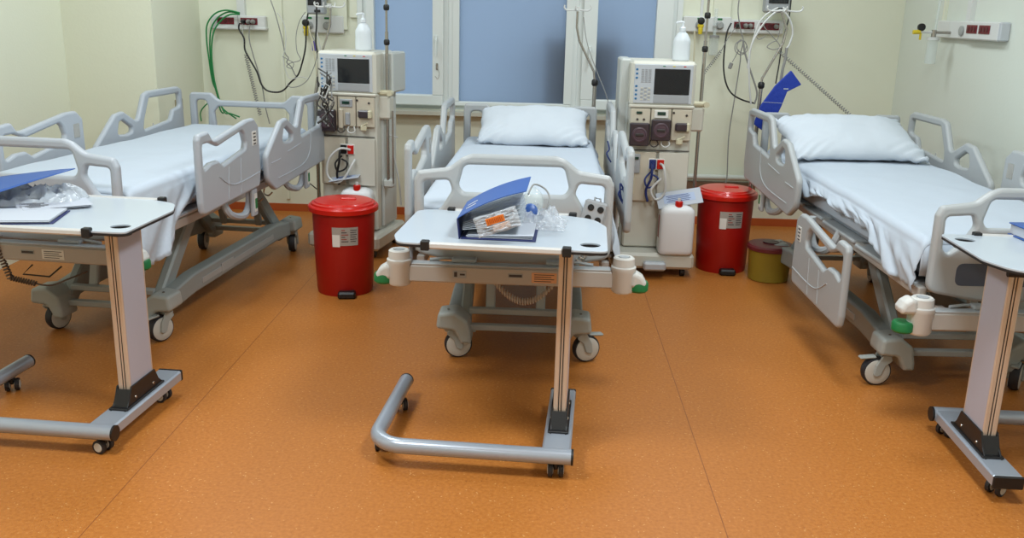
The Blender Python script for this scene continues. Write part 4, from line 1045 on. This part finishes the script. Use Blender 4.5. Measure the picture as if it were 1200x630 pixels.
mb = MB(); mb.box((0, 0, 0), (.028, .02, .075), None, .008); o = mb.build('tubing_clip', purple_m, None, label='purple clip on the lines left of the window', cat='clip'); o.location = at(368, 54, 6.95)
cab([(362, 30), (363, 38), (366, 48), (368, 60), (371, 85), (372, 110)], 6.92, .005, ivory_m, 'pale yellow hose dropping from the yellow regulator left of window', 'hose', 'gas_hose')
cab([(371, 8), (371, 30), (370, 48), (373, 70), (373, 92), (376, 112), (377, 128)], 6.5, .006, cab_bk, 'dark cable hanging down to the side of the left machine')
cab([(368, 5), (373, 4), (371, 14), (371, 34), (375, 55), (374, 72), (372, 100)], 6.6, .0035, cab_wh, 'white tube hooked over the monitor left of the window')
# blood-line bundle on machine 1 side
mb = MB(); rr = random.Random(5)
for i in range(9):
    cx, cy = 380+rr.uniform(-4, 5), 112+rr.uniform(-12, 12); P = []
    for k in range(7):
        P.append(at(cx+rr.uniform(-7, 7), cy-22+k*9+rr.uniform(-3, 3), 5.90+rr.uniform(-.03, .03)))
    mb.tube(spline(P, 6), .0045, (dark_m if i % 3 else cab_gy), 6)
mb.build('blood_line_bundle', dark_m, None, 60, label='tangled dark tubing hanging on the left side of the left machine', cat='tubing')
mb = MB(); mb.tube([at(x, y, 5.86) for x, y in ((376, 95), (386, 101), (381, 115), (374, 111))], .0045, None, 8, closed=True)
mb.build('wire_basket', cab_wh, None, label='small white wire frame hanging beside the left machine keypad', cat='frame')
# right side
cab([(857, 27), (852, 38), (849, 58), (848, 80), (851, 98), (858, 110), (870, 117), (884, 121)], 7.05, .006, cab_bk, 'black cable arching from the long console to the right bed')
cab([(866, 0), (865, 15), (868, 35), (871, 48), (868, 62), (867, 75), (860, 120), (854, 160), (852, 206), (850, 214)], 7.05, .0045, cab_gy, 'grey cable running down the wall to the right red bin')
cab([(871, 48), (873, 62), (880, 85), (887, 108), (884, 122)], 6.9, .0065, cab_gy, 'thick grey hose leading from the wall loop to the right bed', 'hose', 'gas_hose')
cab([(869, 46), (862, 52), (862, 60), (869, 64), (876, 58), (872, 48), (865, 50), (864, 58), (871, 62), (875, 54)], 6.95, .0035, cab_gy, 'grey line coiled in a loop under the long console')
cab([(876, 80), (879, 60), (884, 42), (889, 28), (897, 18), (906, 12), (912, 9)], 6.4, .005, cab_wh, 'white tube arching from the drip stand of the right bed toward the wall')
cab([(880, 122), (878, 95), (879, 60), (888, 38), (900, 22), (914, 12), (924, 20), (929, 36), (926, 50), (922, 57)], 6.2, .006, cab_wh, 'thick white tube looped over the right drip stand hooks')
cab([(922, 56), (920, 70), (917, 82), (915, 95)], 6.05, .009, cab_gy, 'dark hose end hanging above the blue cuff')
cab([(927, 0), (925, 18), (921, 34), (916, 55), (913, 75), (909, 98)], 6.95, .005, cab_bk, 'black cable hanging from the top behind the right drip stand')
cab([(900, 20), (895, 30), (905, 42), (914, 54), (907, 58), (899, 55), (904, 50), (911, 46), (914, 34)], 6.6, .003, cab_gy, 'thin grey line tangled below the right monitor')
cab([(884, 32), (886, 42), (890, 46), (897, 42)], 6.9, .003, cab_gy, 'short thin line sagging below the long console')
mb = MB(); mb.tube(coil(at(913, 60, 6.9), at(1000, 138, 6.6), 38, .011, 0, 10), .003, None, 6)
cord('coiled_cord', mb, cab_gy, 'long dark coiled cord slanting down behind the right pillows', 'cord')
mb = MB(); mb.tube(coil(at(845, 60, 7.0), at(825, 86, 6.9), 13, .009, 0, 9), .0028, None, 6); mb.tube(spline([at(845, 60, 7.0), at(853, 45, 7.0), at(862, 32, 7.1)]), .0028, None, 6)
cord('coiled_cord', mb, cab_gy, 'short grey coiled cord beside the pole of the right machine', 'cord')
cab([(814, 36), (814, 50), (813, 72)], 7.1, .006, ivory_m, 'pale yellow hose dropping behind the right machine', 'hose', 'gas_hose')
mb = MB(); mb.box((0, 0, 0), (.028, .015, .045), None, .005); o = mb.build('line_connector', cab_gy, None, label='small grey connector hanging below the long console', cat='connector'); o.location = at(856, 77, 7.0); o.rotation_euler = (0, .3, 0)
cab([(858, 73), (862, 66), (866, 58)], 6.98, .003, cab_gy, 'short lead above the small grey connector')
cab([(372, 222), (362, 214), (352, 207)], 6.3, .004, dark_m, 'dark lead sagging behind the left red bin')
cab([(452, 158), (458, 159), (466, 161)], 6.2, .005, cab_wh, 'white stub of tube behind the left machine pole')
cab([(456, 165), (462, 185), (468, 215), (470, 240)], 6.3, .006, cab_wh, 'white drain hose down the side of the left machine', 'hose', 'drain_hose')
cab([(684, 20), (688, 50), (700, 85), (710, 110), (716, 135)], 6.0, .0025, cab_gy, 'thin clear line falling from the middle drip stand')
cab([(732, 225), (727, 215), (728, 232), (734, 240), (730, 222), (725, 228), (735, 246)], 4.30, .004, navy_m, 'dark blue tubing bunched inside the right rail of the middle bed', 'tubing', 'tubing')
cab([(712, 165), (714, 175), (711, 180), (716, 190)], 5.2, .004, navy_m, 'dark line tucked behind the head rail of the middle bed', 'tubing', 'tubing')
# blue cuff
me = [(908.5, 103), (924.7, 87.5), (935, 102), (920.6, 109), (915, 123), (904.5, 144.7), (897.7, 150.6), (886.4, 142), (893.7, 123)]
P = [at(x, y, 6.0) for x, y in me]; c = sum(P, Vector())/len(P); P = [c+(p-c)*1.15 for p in P]
me_ = plate_mesh([(p.x-c.x, p.z-c.z) for p in P], [], .022, .004, .006); me_.transform(XZ); me_.materials.clear(); me_.materials.append(cuff_m)
o = link('pressure_cuff', me_, None, 40, label='folded bright blue pressure cuff hanging at the head of the right bed', cat='cuff'); o.location = c
q = MB(); q.tube([(-.09, -.0125, .005), (.06, -.0125, -.0)], .0012, None, 6); q.box((.05, -.013, .09), (.03, .002, .006), None, .0005); k = q.build('printed_line', lgrey_m, o)

# ------------------------------------------------------------------ light
def area(name, loc, sx, sy, p, col=(.87, .96, 1.0)):
    l = bpy.data.lights.new(name, 'AREA'); l.shape = 'RECTANGLE'; l.size = sx; l.size_y = sy; l.energy = p; l.color = col
    o = bpy.data.objects.new(name, l); C.objects.link(o); o.location = loc; return o
for i, (x, y, p) in enumerate(((-1.5, 2.1, 56), (.9, 2.1, 56), (-1.6, 4.4, 27), (1.1, 4.4, 27), (-1.3, -.8, 18), (1.0, -.8, 18), (-2.1, 6.0, 17), (1.0, 6.1, 20))):  # last two panels are added to brighten the back wall
    t = thing('ceiling_light', ('square ceiling light panel above the foot of the %s bed' % ('left', 'right')[i % 2]) if i in (2, 3) else 'ceiling light panel overhead, the pair by the back wall added for brightness', 'ceiling light', (x, y, CZ), 0, 'ceiling light panels')
    MB().box((0, 0, -.012), (.64, .64, .024), None, .004).build('light_frame', frame_m, t)
    area('ceiling_lamp', (x, y, CZ-.03), .6, .6, p)
w = bpy.data.worlds.new('world'); S.world = w; w.use_nodes = True
bg = w.node_tree.nodes['Background']; bg.inputs['Color'].default_value = (.92, .95, .68, 1); bg.inputs['Strength'].default_value = 3.1
S.view_settings.view_transform = 'Standard'; S.view_settings.look = 'None'; S.view_settings.exposure = 0; S.view_settings.gamma = 1

GR = {'hospital_bed': 'hospital beds in the row', 'mattress': 'sheeted mattresses on the beds', 'pillow': 'white pillows on the beds', 'overbed_table': 'wheeled overbed tables', 'dialysis_machine': 'dialysis machines between the beds',
      'pedal_bin': 'red pedal bins', 'liquid_canister': 'white canisters on machine bases', 'drip_stand': 'drip stands fixed to the beds', 'ring_binder': 'blue ring binders on the tables', 'coiled_cord': 'coiled cords',
      'cable': 'cables and lines hanging on the back wall', 'gas_hose': 'hoses hanging on the back wall', 'plastic_wrapper': 'crumpled plastic wrappers', 'printed_packet': 'white packets on the canisters', 'gas_regulator': 'yellow gas regulators',
      'bedside_monitor': 'grey monitors cut by the top of the frame', 'flowmeter': 'clear flowmeter jars', 'service_console': 'wall service consoles'}
for o in list(S.objects):
    g = GR.get(o.name.split('.')[0])
    if g and o.parent is None and 'group' not in o: o['group'] = g
